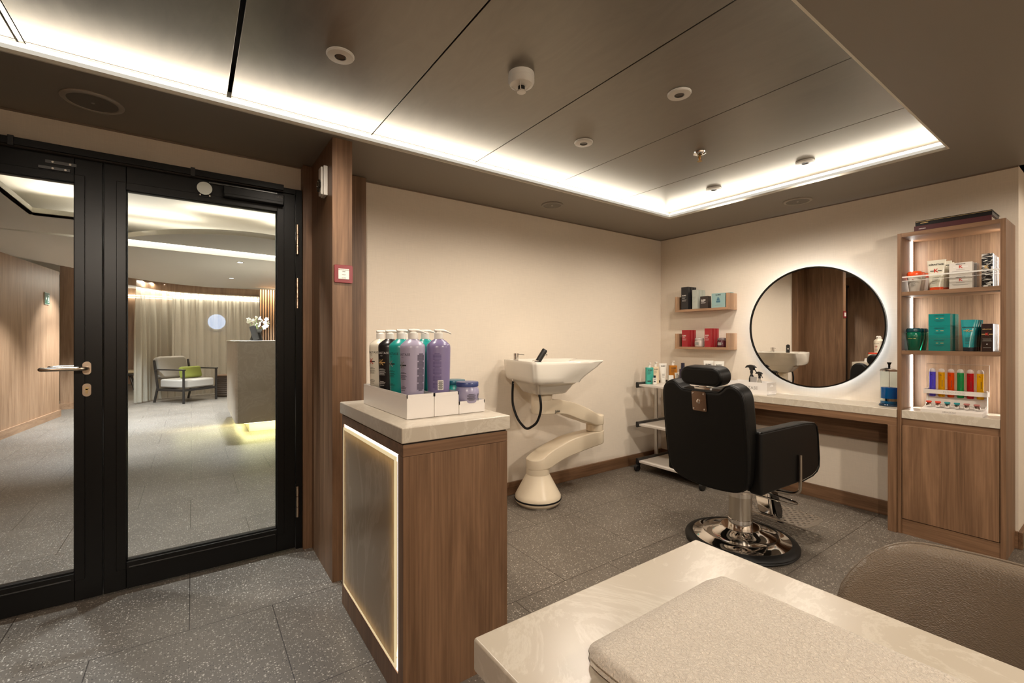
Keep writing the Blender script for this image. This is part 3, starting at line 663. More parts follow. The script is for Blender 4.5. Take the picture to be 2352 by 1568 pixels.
# glowing frame round the stone panel on the left side
led_w = emis('warm_led_frame', (1, .84, .68), 3.4)
g = G().box(.004, .018, .046, .689, .091, .103).box(.004, .018, .046, .689, .792, .804).box(.004, .018, .046, .058, .103, .792).box(.004, .018, .677, .689, .103, .792)
g.build('led_frame', led_w, t)
def onyx():
    m, nt, N, L, b = nodes('backlit_stone')
    tc = N.new('ShaderNodeTexCoord'); sp = N.new('ShaderNodeSeparateXYZ'); L.new(tc.outputs['Object'], sp.inputs[0])
    n = N.new('ShaderNodeTexNoise'); n.inputs['Scale'].default_value = 6; n.inputs['Detail'].default_value = 8; n.inputs['Distortion'].default_value = 1.5
    mp = N.new('ShaderNodeMapping'); mp.inputs['Scale'].default_value = (1, 1, .4); L.new(tc.outputs['Object'], mp.inputs[0]); L.new(mp.outputs[0], n.inputs['Vector'])
    r = ramp(N, [(.45, (.40, .34, .26)), (.5, (.50, .44, .35)), (.55, (.40, .34, .26))]); L.new(n.outputs['Fac'], r.inputs[0]); L.new(r.outputs[0], b.inputs['Base Color']); b.inputs['Roughness'].default_value = .25
    tl = N.new('ShaderNodeBsdfTranslucent'); tl.inputs[0].default_value = (.9, .74, .46, 1); mx = N.new('ShaderNodeMixShader'); mx.inputs[0].default_value = .22
    L.new(b.outputs[0], mx.inputs[1]); L.new(tl.outputs[0], mx.inputs[2]); L.new(mx.outputs[0], N['Material Output'].inputs[0])
    return m
g = G().prism([(y, z) for y, z in ((.066, .112), (.669, .112), (.669, .783), (.066, .783))], -.004, .001, 'x'); g.build('stone_panel', onyx(), t, bevel=.0015)
bk_led = emis('hidden_back_leds', (1, .84, .58), 10)
G().box(.015, .018, .070, .078, .116, .778).box(.015, .018, .657, .665, .116, .778).box(.015, .018, .078, .657, .116, .124).box(.015, .018, .078, .657, .770, .778).build('hidden_led_strip', bk_led, t)
# stone rim made to emit, imitating LED light shining through
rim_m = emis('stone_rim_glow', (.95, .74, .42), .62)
g = G().box(-.0045, .002, .058, .067, .103, .792).box(-.0045, .002, .668, .677, .103, .792).box(-.0045, .002, .067, .668, .103, .113).box(-.0045, .002, .067, .668, .782, .792); g.build('stone_edge_glow', rim_m, t)
area('frame_lamp', (.020, .36, .798), (-1, 0, .1), .6, .01, .8, (1, .8, .6), parent=t)
# white tiered trays on the podium
def ptray(x0, x1, h, label):
    t = thing('display_tray', label, 'tray', (x0, 1.485, .900), 0, 'white acrylic trays on the podium')
    w_ = x1 - x0 - .0012
    G().box(0, w_, 0, .485, 0, h - .012).build('riser', white_acrylic, t, bevel=.0008)
    G().box(0, w_, 0, .003, h - .012, h).box(0, w_, .482, .485, h - .012, h).box(0, .003, 0, .485, h - .012, h).box(w_ - .003, w_, 0, .485, h - .012, h).build('rim', white_acrylic, t)
    G().box(.003, w_ - .003, .003, .482, h - .012, h - .0105).build('mat', gloss_black if h > .06 else white_acrylic, t)
ptray(.607, .7105, .085, 'tall white tray at the left of the podium set, under the first bottle row')
ptray(.7115, .811, .085, 'tall white tray in the middle of the podium set, under the second bottle row')
ptray(.812, .925, .046, 'low white tray at the right end of the podium, under the jars')

# ------------------------------------------------------------------ pump bottles
def fine_print(g, rnd, rows, z0, dz, wmax, a, b_, ang, h=.0011, align=0, du=0):
    for k in range(rows):
        w_ = wmax * rnd.uniform(.55, 1); wrapbar(g, w_, h, a, b_, z0 - k * dz, ang, du=du + (w_ - wmax) / 2 * align)
def pump_bottle(loc, col_mat, txt_mat, k_mat, label, face, back=None, bar=None, kh=.03):
    t = thing('pump_bottle', label, 'bottle', loc, 0, 'litre pump bottles on the podium')
    A, B = .046, .040; n = 40
    prof = [(.0, 0), (.86, 0), (.90, .003), (.915, .02), (.97, .10), (1.0, .170), (.985, .178), (.93, .184), (.62, .197), (.36, .204), (.34, .207)]
    G().lathe([(r * A, z) for r, z in prof], n=n, sy=B / A, cap1=False).build('bottle_body', col_mat, t, smooth=True, ang=50)
    G().lathe([(.0, .204), (.0165, .204), (.0165, .226), (.015, .228), (0, .228)], n=28).build('collar', white_plastic, t, smooth=True)
    g = G()
    h = [(-.017, 0, .0), (-.010, .0105, .0), (.006, .0120, .001), (.022, .0095, .0), (.040, .0060, -.005), (.052, .004, -.010)]
    rings = []
    for x, w_, dz in h:
        w_ = max(w_, .004); rings.append([(x, w_ * math.cos(q * PI / 6), .2345 + dz + (.0062 if math.sin(q * PI / 6) > 0 else .0040) * math.sin(q * PI / 6) * (1 if x < .03 else .6)) for q in range(12)])
    g.loft(rings); g.cyl((0, 0, .227), (0, 0, .233), .0115, 20)
    g.build('pump_head', white_plastic, t, smooth=True, ang=60)
    rnd = random.Random(int(loc[0] * 1e4 + loc[1] * 1e3))
    sc_ = lambda z: .93 + .07 * min(1, z / .17)
    g = G(); a_, b_ = A * sc_(.14), B * sc_(.14)
    wrap(g, 'KÉRASTASE', .0125, A * .992, B * .992, .148, face); wrapbar(g, .012, .001, A * .985, B * .985, .137, face)
    for kk, zz in enumerate((.085, .081, .074, .070, .066, .061)): wrapbar(g, (.020, .034, .030, .038, .026, .030)[kk], .0012, A * .966, B * .966, zz, face)
    for kk, zz in enumerate((.035, .031, .027, .020)): wrapbar(g, (.018, .032, .028, .022)[kk], .0012, A * .935, B * .935, zz, face)
    g.build('printed_text', txt_mat, t)
    g = G(); wrap(g, 'K', .034, A * .985, B * .985, .110, face, bold=False); g.build('printed_letter', k_mat, t)
    g = G(); wrapbar(g, .034, .0045, A * .978, B * .978, .110, face, off=.0004); g.build('printed_bar', ink if txt_mat is not ink_white else ink_gold, t)
    if back is not None:
        g = G()
        for k in range(26): wrapbar(g, .030 * (1 if k % 5 else .6), .0036 if bar else .0050, A * (.985 - .0022 * k), B * (.985 - .0022 * k), .150 - k * .0052, back, off=.0006)
        g.build('back_print', pm('dense_print', (.10, .085, .13), .6) if not bar else pm('violet_print', (.12, .09, .22), .6), t)
        if bar:
            g = G(); wrapbar(g, .020, .036, A * .94, B * .94, .034, back, off=.0012, du=.012); g.build('barcode_patch', ink_white, t)
            g = G()
            for k in range(11): wrapbar(g, .015 * (1 if k % 3 else .8), .0016, A * .94, B * .94, .020 + k * .0027, back, off=.0018, du=.012)
            g.build('barcode_stripes', ink, t)
    return t
lilac = pm('lilac_bottle', (.36, .325, .44), .32); purple = pm('violet_bottle', (.205, .17, .32), .28)
teal = pm('teal_bottle', (.012, .30, .27), .3); cream_b = pm('ivory_bottle', (.72, .66, .54), .3); blk_b = pm('black_bottle', (.012, .011, .012), .28)
ZB = .900 + .0755
FL, FR = math.radians(186), math.radians(8)     # printed fronts: first row faces the door, second the mirror
pump_bottle((.655, 1.549, ZB), lilac, ink, ink_grey, 'pale lilac pump bottle at the front of the podium tray', math.radians(196), back=math.radians(292))
pump_bottle((.655, 1.661, ZB), teal, ink, ink_grey, 'teal pump bottle directly behind the pale lilac one', math.radians(196))
pump_bottle((.655, 1.783, ZB), blk_b, ink_white, ink_gold, 'black pump bottle with white lettering and gold K', math.radians(206))
pump_bottle((.655, 1.895, ZB), cream_b, ink, ink_red, 'ivory pump bottle at the far left of the podium tray, back of its row', math.radians(200))
pump_bottle((.757, 1.546, ZB), purple, ink_white, ink_grey, 'deep violet pump bottle with barcode, front of the right-hand row', FR, back=math.radians(240), bar=True)
pump_bottle((.757, 1.666, ZB), teal, ink, ink_grey, 'teal pump bottle half hidden between the lilac and violet ones', FR)
pump_bottle((.757, 1.775, ZB), pm('mauve_bottle', (.20, .13, .15), .3), ink_white, ink_grey, 'mauve pump bottle hidden behind the second row, seen in the mirror', FR)
pump_bottle((.757, 1.885, ZB), cream_b, ink, ink_red, 'ivory pump bottle with red K facing the mirror', FR)

def jar(loc, body_m, lid_m, label, r=.046, h=.062, lid=.017, face=None, group='jars on the low podium tray', word=None, txm=None):
    t = thing('cosmetic_jar', label, 'jar', loc, 0, group)
    G().lathe([(0, 0), (r * .80, 0), (r * .86, .003), (r * .98, h * .45), (r, h * .6), (r * .97, h * .8), (r * .86, h)], n=40).build('jar_body', body_m, t, smooth=True, ang=50)
    G().lathe([(0, h), (r * .93, h), (r * .95, h + .002), (r * .95, h + lid - .002), (r * .92, h + lid), (0, h + lid)], n=40).build('lid', lid_m, t, smooth=True)
    if face is not None:
        g = G()
        for k in range(7): wrapbar(g, r * .75 * (1 if k % 3 else .7), .0015, r * .985, r * .985, h * .56 - k * .0036, face, off=.0012)
        g.build('printed_text', txm or ink, t)
        g = G(); 
        for k in range(8): wrapbar(g, .010, .0014, r * .985, r * .985, h * .55 - k * .0035, face, off=.0012, du=r * .72)
        g.build('barcode_stripes', txm or ink, t)
    return t
jar((.866, 1.520, .900 + .036), pm('lilac_jar', (.33, .31, .46), .28), pm('navy_lid', (.045, .065, .20), .3), 'lilac tub with blue lid at the right end of the podium', face=math.radians(262))
jar((.866, 1.625, .900 + .036), teal, pm('petrol_lid', (.01, .11, .16), .3), 'teal tub mostly hidden behind the lilac one on the podium')
jar((.866, 1.905, .900 + .036), cream_b, pm('orange_lid', (.62, .045, .012), .3), 'ivory tub with red lid on the podium, seen in the mirror', face=0, txm=ink)

# ================================================================== WASHBASIN
t = thing('shampoo_basin', 'white ceramic shampoo basin on a curved cream two-part swing arm', 'washbasin', (1.99, 2.448, 0), math.radians(-12))
def outline(xb, xf, wb, wf, rb, rf, notch=0, n=10):
    """rounded plan outline; xb back, xf front, wb/wf half widths, optional neck notch at the front"""
    P = [(xb, -wb + rb), (xb, -wb * .3), (xb, wb * .3), (xb, wb - rb), (xb + rb * .3, wb - rb * .3), (xb + rb, wb)]
    P += [(xb + (xf - xb) * .45, wb * .96 + wf * .04), (xf - rf * 1.6, wf + (wb - wf) * .18), (xf - rf * .25, wf - rf * .15)]
    P += [(xf, wf * .72), (xf - notch * .62, wf * .38), (xf - notch, 0), (xf - notch * .62, -wf * .38), (xf, -wf * .72)]
    P += [(xf - rf * .25, -wf + rf * .15), (xf - rf * 1.6, -wf - (wb - wf) * .18), (xb + (xf - xb) * .45, -wb * .96 - wf * .04), (xb + rb, -wb), (xb + rb * .3, -wb + rb * .3)]
    return [(p[0], p[1]) for p in catmull([(a, b, 0) for a, b in P], 4, True)]
ZR = 1.032
def ring(z, *a, tilt=0, **k): return [(x, y, z + tilt * x) for x, y in outline(*a, **k)]
rings = [ring(.803, -.085, .120, .11, .10, .03, .03),
         ring(.812, -.105, .140, .13, .115, .04, .03),
         ring(.865, -.135, .175, .175, .15, .05, .04),
         ring(.882, -.145, .190, .20, .17, .05, .04),
         ring(.888, -.166, .198, .240, .20, .05, .04),
         ring(.905, -.180, .212, .252, .205, .05, .05, notch=.01),
         ring(.93, -.184, .240, .256, .21, .05, .05, notch=.02),
         ring(.96, -.187, .285, .258, .215, .05, .05, notch=.035),
         ring(.99, -.190, .335, .260, .215, .05, .05, notch=.055),
         ring(1.012, -.192, .36, .261, .215, .05, .05, notch=.07),
         ring(1.026, -.192, .385, .261, .215, .05, .05, notch=.08),
         ring(ZR, -.189, .382, .257, .211, .05, .05, notch=.082),
         ring(ZR, -.172, .362, .236, .19, .05, .05, notch=.10),
         ring(ZR - .006, -.165, .345, .225, .178, .05, .05, notch=.11),
         ring(.99, -.150, .26, .205, .155, .05, .05, notch=.06),
         ring(.92, -.125, .16, .175, .13, .05, .04, notch=.02),
         ring(.87, -.09, .08, .11, .09, .04, .04),
         ring(.865, -.05, .03, .05, .045, .02, .02)]
G().loft(rings).build('basin', ceramic, t, smooth=True, ang=50)
# mixer tap
g = G().cyl((-.145, .115, ZR - .01), (-.145, .115, ZR + .026), .0195, 28).cyl((-.145, .115, ZR + .027), (-.145, .115, ZR + .046), .021, 28); g.build('mixer_tap', chrome, t, smooth=True)
G().tube([(-.145, .115, ZR + .037), (-.115, .085, ZR + .037), (-.100, .072, ZR + .035)], .0035, 8).build('tap_lever', chrome, t, smooth=True)
# hand shower in its holder
hd = Vector((.52, -.12, .85)).normalized(); p0 = Vector((-.075, -.06, ZR - .03))
G().lathe([(.019, 0), (.0195, .10), (.0195, .118), (.016, .124), (0, .125)], n=24, M=Matrix.Translation(p0) @ hd.to_track_quat('Z', 'Y').to_matrix().to_4x4()).build('hand_shower', black_plastic, t, smooth=True)
q0 = p0 + hd * .095; sd = Vector((.83, -.2, -.5)).normalized()
G().cyl(q0 + sd * .014, q0 + sd * .032, .008, 14).build('spray_nozzle', chrome, t, smooth=True)
G().lathe([(0, 0), (.024, 0), (.024, .006), (.02, .008), (0, .008)], n=24, M=Matrix.Translation((-.075, -.06, ZR - .004))).build('holder_ring', chrome, t, smooth=True)
# the swing arm keeps the wall's direction, the basin is turned: undo the root's turn for these parts
M12 = Matrix.Rotation(math.radians(12), 4, 'Z')
def lerp(tab, x):
    if x <= tab[0][0]: return tab[0][1]
    for (a, p), (b, q) in zip(tab, tab[1:]):
        if x <= b: return p + (q - p) * (x - a) / (b - a)
    return tab[-1][1]
def smooth_tab(tab, n=6):
    return [(p[0], p[1]) for p in catmull([(a, b, 0) for a, b in tab], n)]
def arm(A, E, top, bot, rA, rE, name, k):
    A = Vector(A); E = Vector(E); d = (E - A).normalized(); L_ = (E - A).length; nrm = Vector((-d.y, d.x))
    top = smooth_tab([((x * k - 1.99 - A.x), 1.18 + (z - 1.18) * k) for x, z in top]); bot = smooth_tab([((x * k - 1.99 - A.x), 1.18 + (z - 1.18) * k) for x, z in bot])
    st = [-rA * math.cos(q * PI / 16) for q in range(1, 9)] + [L_ * q / 24 for q in range(1, 24)] + [L_ + rE * math.sin(q * PI / 16) for q in range(0, 8)]
    rg = []
    for s in st:
        w_ = math.sqrt(max(1e-6, rA * rA - s * s)) if s < 0 else (math.sqrt(max(1e-6, rE * rE - (s - L_) ** 2)) if s > L_ else rA + (rE - rA) * s / L_)
        zt, zb = lerp(top, s), lerp(bot, s); c = A + d * s; cr = min(.008, w_ * .6); hh = (zt - zb) / 2; zc = (zt + zb) / 2
        rg.append([(c.x + nrm.x * u, c.y + nrm.y * u, zc + v) for u, v in rrect(2 * w_, 2 * hh, min(cr, hh * .6), 3)])
    G().loft([[tuple(M12 @ Vector(p)) for p in r] for r in rg]).build(name, cream_plastic, t, smooth=True, ang=32)
lt = [(1.90, .337), (1.96, .347), (2.045, .390), (2.136, .424), (2.253, .457), (2.414, .477), (2.56, .484)]
lb = [(1.90, .270), (2.03, .276), (2.09, .297), (2.17, .324), (2.253, .342), (2.414, .368), (2.56, .388)]
ut = [(1.87, .762), (2.00, .760), (2.10, .752), (2.182, .737), (2.253, .718), (2.326, .694), (2.44, .648), (2.56, .588)]
ub = [(1.87, .668), (1.914, .664), (2.001, .660), (2.136, .648), (2.206, .630), (2.277, .603), (2.351, .575), (2.44, .546), (2.504, .522), (2.56, .516)]
arm((.04, .092), (.58, .052), lt, lb, .086, .068, 'lower_arm', 1.02)
arm((0, 0), (.58, .052), ut, ub, .074, .068, 'upper_arm', 1.0)
def lz(prof, c, name, m, n=40): return G().lathe(prof, c=tuple(M12 @ Vector(c)), n=n).build(name, m, t, smooth=True, ang=40)
lz([(0, .755), (.0735, .755), (.0745, .775), (.076, .805), (0, .806)], (0, 0, 0), 'basin_collar', cream_plastic)
lz([(0, .470), (.0665, .470), (.0665, .560), (0, .560)], (.575, .052, 0), 'elbow_collar', cream_plastic)
lz([(0, .215), (.084, .215), (.084, .285), (0, .285)], (.04, .092, 0), 'base_collar', cream_plastic)
lz([(0, .0), (.140, .0), (.146, .010), (.160, .018), (.165, .030), (.165, .062), (.156, .078), (.078, .222), (0, .222)], (.04, .092, 0), 'base_cone', cream_plastic, 56)
lz([(.160, .036), (.1685, .037), (.170, .042), (.1685, .047), (.160, .048)], (.04, .092, 0), 'bumper_ring', rubber, 56)
lz([(0, 0), (.144, 0), (.144, .006), (0, .006)], (.04, .092, 0), 'floor_plate', brushed_steel, 56)
g = G(); text_on(g, 'Jobe', .026, tuple(M12 @ Vector((.085, -.0725, .676))), tuple(M12.to_3x3() @ Vector((1, .09, 0))), tuple(M12.to_3x3() @ Vector((.09, -1, 0))), True); g.build('maker_mark', ink, t)
# rubber hose loop
hs = [(0, .88), (-.03, .79), (.0, .71), (.2, .625), (.45, .578), (.63, .563), (.82, .578), (1.08, .62), (1.24, .70), (1.22, .78), (1.05, .88)]
G().tube(catmull([(-.165 + .08 * s, .12 - .19 * s, z) for s, z in hs], 7), .0085, 12).build('hose', rubber, t, smooth=True)
G().cyl((-.165, .12, .895), (-.165, .12, .865), .0075, 14).build('hose_fitting', chrome, t, smooth=True)

# ================================================================== BARBER CHAIR
t = thing('barber_chair', 'black leather barber chair on a round chrome pump base', 'chair', (2.60, 1.37, 0), math.radians(-6))
G().lathe([(.255, .0), (.293, .002), (.299, .010), (.294, .016), (.299, .022), (.292, .032), (.262, .042), (.250, .040)], n=72, cap0=False, cap1=False).build('rubber_rim', rubber, t, smooth=True, ang=50)
G().lathe([(0, .004), (.262, .004), (.262, .040), (.215, .050), (.205, .058), (.196, .062), (.188, .060), (.150, .078), (.112, .092), (.106, .098), (.10, .097), (0, .097)], n=72).build('base_dish', chrome, t, smooth=True, ang=60)
G().lathe([(0, .09), (.0635, .09), (.0635, .118), (.0645, .119), (.0645, .140), (.062, .142), (0, .142)], n=40).build('column_foot', chrome, t, smooth=True)
G().lathe([(0, .142), (.062, .142), (.062, .27), (0, .27)], n=40).build('column', pm('worn_chrome', (.60, .56, .50), .2, 1), t, smooth=True)
G().lathe([(0, .271), (.064, .271), (.064, .372), (.070, .378), (0, .39)], n=40).build('column_sleeve', chrome, t, smooth=True)
g = G().tube([(-.045, -.036, .316), (-.070, -.058, .312)], .013, 16); g.build('pump_hub', chrome, t, smooth=True)
g = G().tube(catmull([(-.072, -.060, .312), (-.05, -.10, .318), (.02, -.20, .300), (.07, -.262, .286), (.095, -.270, .286), (.105, -.24, .292), (.07, -.14, .31), (.03, -.06, .33)], 6), .0055, 10)
g.build('pump_lever', chrome, t, smooth=True)
g = G().tube(catmull([(-.02, -.10, .375), (.02, -.19, .352), (.05, -.262, .350), (.058, -.296, .372), (.06, -.302, .42), (.06, -.302, .565)], 6), .0085, 12)
g.build('recline_lever', pm('warm_satin_steel', (.5, .46, .41), .25, 1), t, smooth=True)
G().prism(rrect(.30, .30, .03), .368, .392, 'z').build('mount_plate', chrome, t, bevel=.004)
# body shell
def cushion(name, outl, a0, a1, axis, bev, M=None, mat=None, seg=4):
    return G().prism(outl, a0, a1, axis, M).build(name, mat or black_leather, t, bevel=bev, seg=seg)
G().box(-.25, .27, -.225, .225, .395, .44).build('seat_base', black_leather, t, bevel=.012)
cushion('seat_cushion', rrect(.50, .44, .05, 4, .04, 0), .44, .535, 'z', .03)
for s_ in (-1, 1):
    # arm panel: side profile in x-z, thickness along y
    pf = [(-.27, .395), (.10, .415), (.20, .430), (.245, .448), (.268, .475), (.27, .52), (.255, .66), (.245, .700), (.215, .722), (.12, .728), (-.27, .715)]
    y0, y1 = (-.292, -.225) if s_ < 0 else (.225, .292)
    o = G().prism(pf, y0, y1, 'y').build('armrest', black_leather, t, bevel=.014, seg=4)
    g = G(); yy = y0 if s_ < 0 else y1
    g.tube([(x * .985, yy + (-.0005 if s_ < 0 else .0005), .41 + (z - .41) * .985 + .002) for x, z in pf[1:]], .0035, 6); g.build('piping', black_leather, o, smooth=True)
# backrest: tall padded shape leaning back slightly, seen from behind
bo = [(-.165, -.035), (-.23, .0), (-.252, .05), (-.262, .20), (-.262, .38), (-.257, .47), (-.235, .512), (-.195, .532), (-.16, .526), (-.130, .502), (-.09, .490), (.09, .490), (.130, .502), (.16, .526), (.195, .532), (.235, .512), (.257, .47), (.262, .38), (.262, .20), (.252, .05), (.23, .0), (.165, -.035), (0, -.050)]
bo = [(p[0], p[1]) for p in catmull([(a, b, 0) for a, b in bo], 4, True)]
MB = Matrix.Translation((-.215, 0, .425)) @ Matrix.Rotation(math.radians(-6), 4, 'Y')
bk = G().prism(bo, -.095, 0, 'x', MB).build('backrest', black_leather, t, bevel=.022, seg=5)
g = G(); pts = [MB @ Vector((-.088, y * .978, .22 + (z - .22) * .978)) for y, z in bo]; g.tube(pts + [pts[0]], .004, 6); g.build('piping', black_leather, bk, smooth=True)
# metal plate with four screws and a knob
pl = G().prism(rrect(.090, .108, .008), -.101, -.097, 'x', MB @ Matrix.Translation((0, 0, .430))).build('headrest_plate', pm('bronze_plate', (.30, .21, .16), .18, 1), t, bevel=.001)
for y, z in ((-.034, .472), (.034, .472), (-.034, .388), (.034, .388)):
    G().lathe([(0, .100), (.006, .100), (.005, .1045), (0, .106)], n=14, M=MB @ Matrix.Translation((0, y, z)) @ Matrix.Rotation(-PI / 2, 4, 'Y')).build('screw', chrome, pl, smooth=True)
g = G().lathe([(0, .100), (.0125, .100), (.0125, .103), (.009, .104), (.009, .110), (0, .112)], n=24, M=MB @ Matrix.Translation((0, 0, .430)) @ Matrix.Rotation(-PI / 2, 4, 'Y')); g.build('knob', chrome, pl, smooth=True)
g = G().box(-.07, -.05, -.05, .05, .485, .502, MB).box(-.066, -.056, -.022, .022, .49, .55, MB); g.build('headrest_bracket', chrome, t, bevel=.002)
ho = rrect(.262, .104, .050, 8)
hr = G().prism(ho, -.085, .015, 'x', MB @ Matrix.Translation((0, 0, .562))).build('headrest', black_leather, t, bevel=.02, seg=5)
g = G(); pts = [MB @ Vector((-.080, y * .93, .562 + z * .88)) for y, z in ho]; g.tube(pts + [pts[0]], .003, 6); g.build('piping', black_leather, hr, smooth=True)
# footrest
fs = [(.20, .395), (.235, .30), (.285, .17), (.315, .135)]
g = G()
for s_ in (-1, 1): g.prism([(.17, .40), (.215, .40), (.33, .135), (.325, .095), (.30, .09), (.27, .12)], s_ * .052 - .004, s_ * .052 + .004, 'y')
g.build('footrest_bracket', pm('black_gloss_metal', (.02, .018, .017), .15), t, bevel=.0015)
g = G().loft([[(.165, -.048, .385), (.165, .048, .385), (.20, .048, .395), (.20, -.048, .395)], [(.205, -.048, .23), (.205, .048, .23), (.26, .048, .26), (.26, -.048, .26)], [(.235, -.045, .13), (.235, .045, .13), (.30, .045, .17), (.30, -.045, .17)], [(.262, -.042, .105), (.262, .042, .105), (.325, .042, .13), (.325, -.042, .13)]])
g.build('footrest_shroud', chrome, t, bevel=.012, seg=3)
G().cyl((.318, -.055, .072), (.318, -.055, .09), .022, 16).build('foot_stop', rubber, t, smooth=True)
# perforated plate: grid of holes cut as real openings
def perforated(w_, d_, nx, ny, r, z0, z1):
    g = G(); cw, cd = w_ / nx, d_ / ny; N_ = 12
    for z, flip in ((z1, 0), (z0, 1)):
        for i in range(nx):
            for j in range(ny):
                cx, cy = -w_ / 2 + (i + .5) * cw, -d_ / 2 + (j + .5) * cd; inn = []; outr = []
                for k in range(N_):
                    a = 2 * PI * k / N_; c_, s__ = math.cos(a), math.sin(a); inn.append((cx + r * c_, cy + r * s__, z))
                    m_ = max(abs(c_) / (cw / 2), abs(s__) / (cd / 2)); outr.append((cx + c_ / m_, cy + s__ / m_, z))
                v = inn + outr; g.add(v, [(k, (k + 1) % N_, N_ + (k + 1) % N_, N_ + k) for k in range(N_)])
                if not flip: g.add(inn + [(x, y, z0) for x, y, _ in inn], [(k, (k + 1) % N_, N_ + (k + 1) % N_, N_ + k) for k in range(N_)])
    return g
g = perforated(.22, .38, 5, 9, .0105, .098, .101)
for s_ in (-1, 1): g.prism([(-.11, s_ * .19), (.11, s_ * .19), (.08, s_ * .212), (0, s_ * .222), (-.08, s_ * .212)], .098, .101, 'z')
g.box(-.114, -.11, -.19, .19, .094, .101).box(.11, .114, -.19, .19, .094, .101)
o = g.build('foot_plate', pm('foot_plate_steel', (.50, .44, .37), .38, .8), t); o.location = (.395, 0, .0); o.rotation_euler = (0, math.radians(-3), 0)

# ================================================================== TROLLEY
t = thing('trolley', 'white three-tier trolley with black end rails in the corner', 'trolley', (3.49, 2.32, 0))
for z, nm in ((.757, 'top'), (.405, 'mid'), (.078, 'low')):
    G().box(-.245, .245, -.30, .30, z, z + .018).build('shelf', white_board, t, bevel=.002)
    for s_ in (-1, 1):
        M = Matrix.Translation((-.25, s_ * .315, z + .012)) @ Matrix.Rotation(PI / 2, 4, 'Y')
        G().prism(rrect(.050, .020, .0098, 5), 0, .50, 'z', M).build('end_rail', pm('anthracite_rail', (.07, .065, .06), .35, .5), t, smooth=True)
        G().prism(rrect(.052, .022, .0108, 5), -.006, .002, 'z', M).build('end_cap', black_plastic, t, smooth=True)
for s_ in (-1, 1): G().box(-.012 + .03, .012 + .03, s_ * .322 - .014, s_ * .322 + .014, .07, .76).build('post', alu, t, bevel=.004)
for sx in (-.235, .235):
    for sy in (-.315, .315):
        c_ = G().box(sx - .014, sx + .014, sy - .012, sy + .012, .055, .085).cyl((sx, sy, .045), (sx, sy, .062), .008).build('caster_mount', black_plastic, t)
        G().cyl((sx - .016 + .0, sy - .013, .029), (sx - .016, sy + .013, .029), .029, 24).build('caster_wheel', black_plastic, t, smooth=True)
        G().box(sx - .028, sx + .008, sy - .018, sy + .018, .042, .060).build('caster_hood', black_plastic, t, bevel=.006)
tag(G().box(3.50, 3.56, 2.42, 2.48, .4235, .445).build('small_carton', white_plastic, bevel=.001), 'small white carton lying on the middle trolley shelf', 'carton')
ZT = .7755
# products on the trolley
def rect_bottle(loc, w_, d_, h, m, label, rz, pump=True, cap_m=None, cap_h=.025, name='pump_dispenser', cat='bottle', text='ELEMIS', tm=None, band=True, rad=.3):
    t = thing(name, label, cat, loc, rz, 'skincare bottles on the trolley')
    rr_ = rrect(w_, d_, min(w_, d_) * rad, 4)
    G().prism(rr_, 0, h, 'z').build('bottle_body', m, t, bevel=.003, seg=3)
    cm_ = cap_m or white_plastic
    if pump:
        G().cyl((0, 0, h), (0, 0, h + .026), .013, 20).build('collar', cm_, t, smooth=True)
        g = G().cyl((0, 0, h + .026), (0, 0, h + .036), .006, 12); g.box(-.009, .009, -.03, .010, h + .036, h + .043); g.build('pump_head', cm_, t, bevel=.002)
    else: G().cyl((0, 0, h), (0, 0, h + cap_h), w_ * .28, 20).build('cap', cm_, t, smooth=True)
    g = G(); y = -d_ / 2 - .0006; k_ = tm or ink
    text_on(g, text, w_ * .20, (0, y, h * .84), (1, 0, 0), (0, -1, 0), True)
    for k in range(4): g.box(-w_ * .34, -w_ * .34 + w_ * (.5, .4, .45, .3)[k], y, y + .0003, h * .74 - k * .007, h * .74 - k * .007 + .0018)
    g.build('printed_text', k_, t)
    if band: G().box(-w_ * .36, w_ * .12, y - .0003, y, .022, .031).build('label_bar', ink, t)
    return t
FC = math.radians(-50)   # fronts turned towards the chair
wht = pm('white_tube', (.70, .68, .62), .35); amber = pm('amber_gel', (.62, .24, .03), .15, trans=.35); teal2 = pm('mint_bottle', (.05, .36, .29), .3); cream2 = pm('vanilla_bottle', (.72, .58, .40), .35)
rect_bottle((3.352, 2.590, ZT), .068, .042, .148, teal2, 'mint green pump bottle at the left end of the trolley top', math.radians(-35))
rect_bottle((3.452, 2.600, ZT), .058, .040, .152, cream2, 'pale vanilla pump bottle beside the mint green one', math.radians(-35), band=False)
rect_bottle((3.655, 2.560, ZT), .074, .044, .158, amber, 'amber orange pump bottle on the trolley top', math.radians(-35), tm=ink)
rect_bottle((3.345, 2.528, ZT), .033, .026, .060, wht, 'tiny white bottle with navy cap in front of the vanilla one', math.radians(-35), pump=False, cap_m=pm('navy_cap', (.012, .012, .03), .3), cap_h=.020)
rect_bottle((3.60, 2.452, ZT), .050, .034, .080, pm('clear_bottle', (.62, .58, .50), .08, trans=.6), 'small clear bottle with white cap next to the amber one', math.radians(-35), pump=False, cap_h=.024, band=False)
rect_bottle((3.58, 2.405, ZT), .058, .058, .135, pm('aubergine_bottle', (.03, .022, .045), .2), 'dark aubergine round bottle behind the headrest, left side', math.radians(-35), pump=False, cap_m=pm('navy_cap', (.012, .012, .03), .3), cap_h=.055, band=False, tm=ink_white, rad=.48)
rect_bottle((3.49, 2.03, ZT), .030, .026, .125, pm('pale_blue_bottle', (.50, .56, .72), .3), 'slim pale blue bottle at the right end of the trolley', math.radians(-35), pump=False, cap_h=.025, band=False)
rect_bottle((3.42, 2.11, ZT), .034, .034, .150, pm('cobalt_bottle', (.01, .03, .18), .25), 'cobalt capped bottle barely showing above the headrest', math.radians(-35), pump=False, cap_m=pm('cobalt_bottle', (.01, .03, .18), .25), cap_h=.02, band=False)
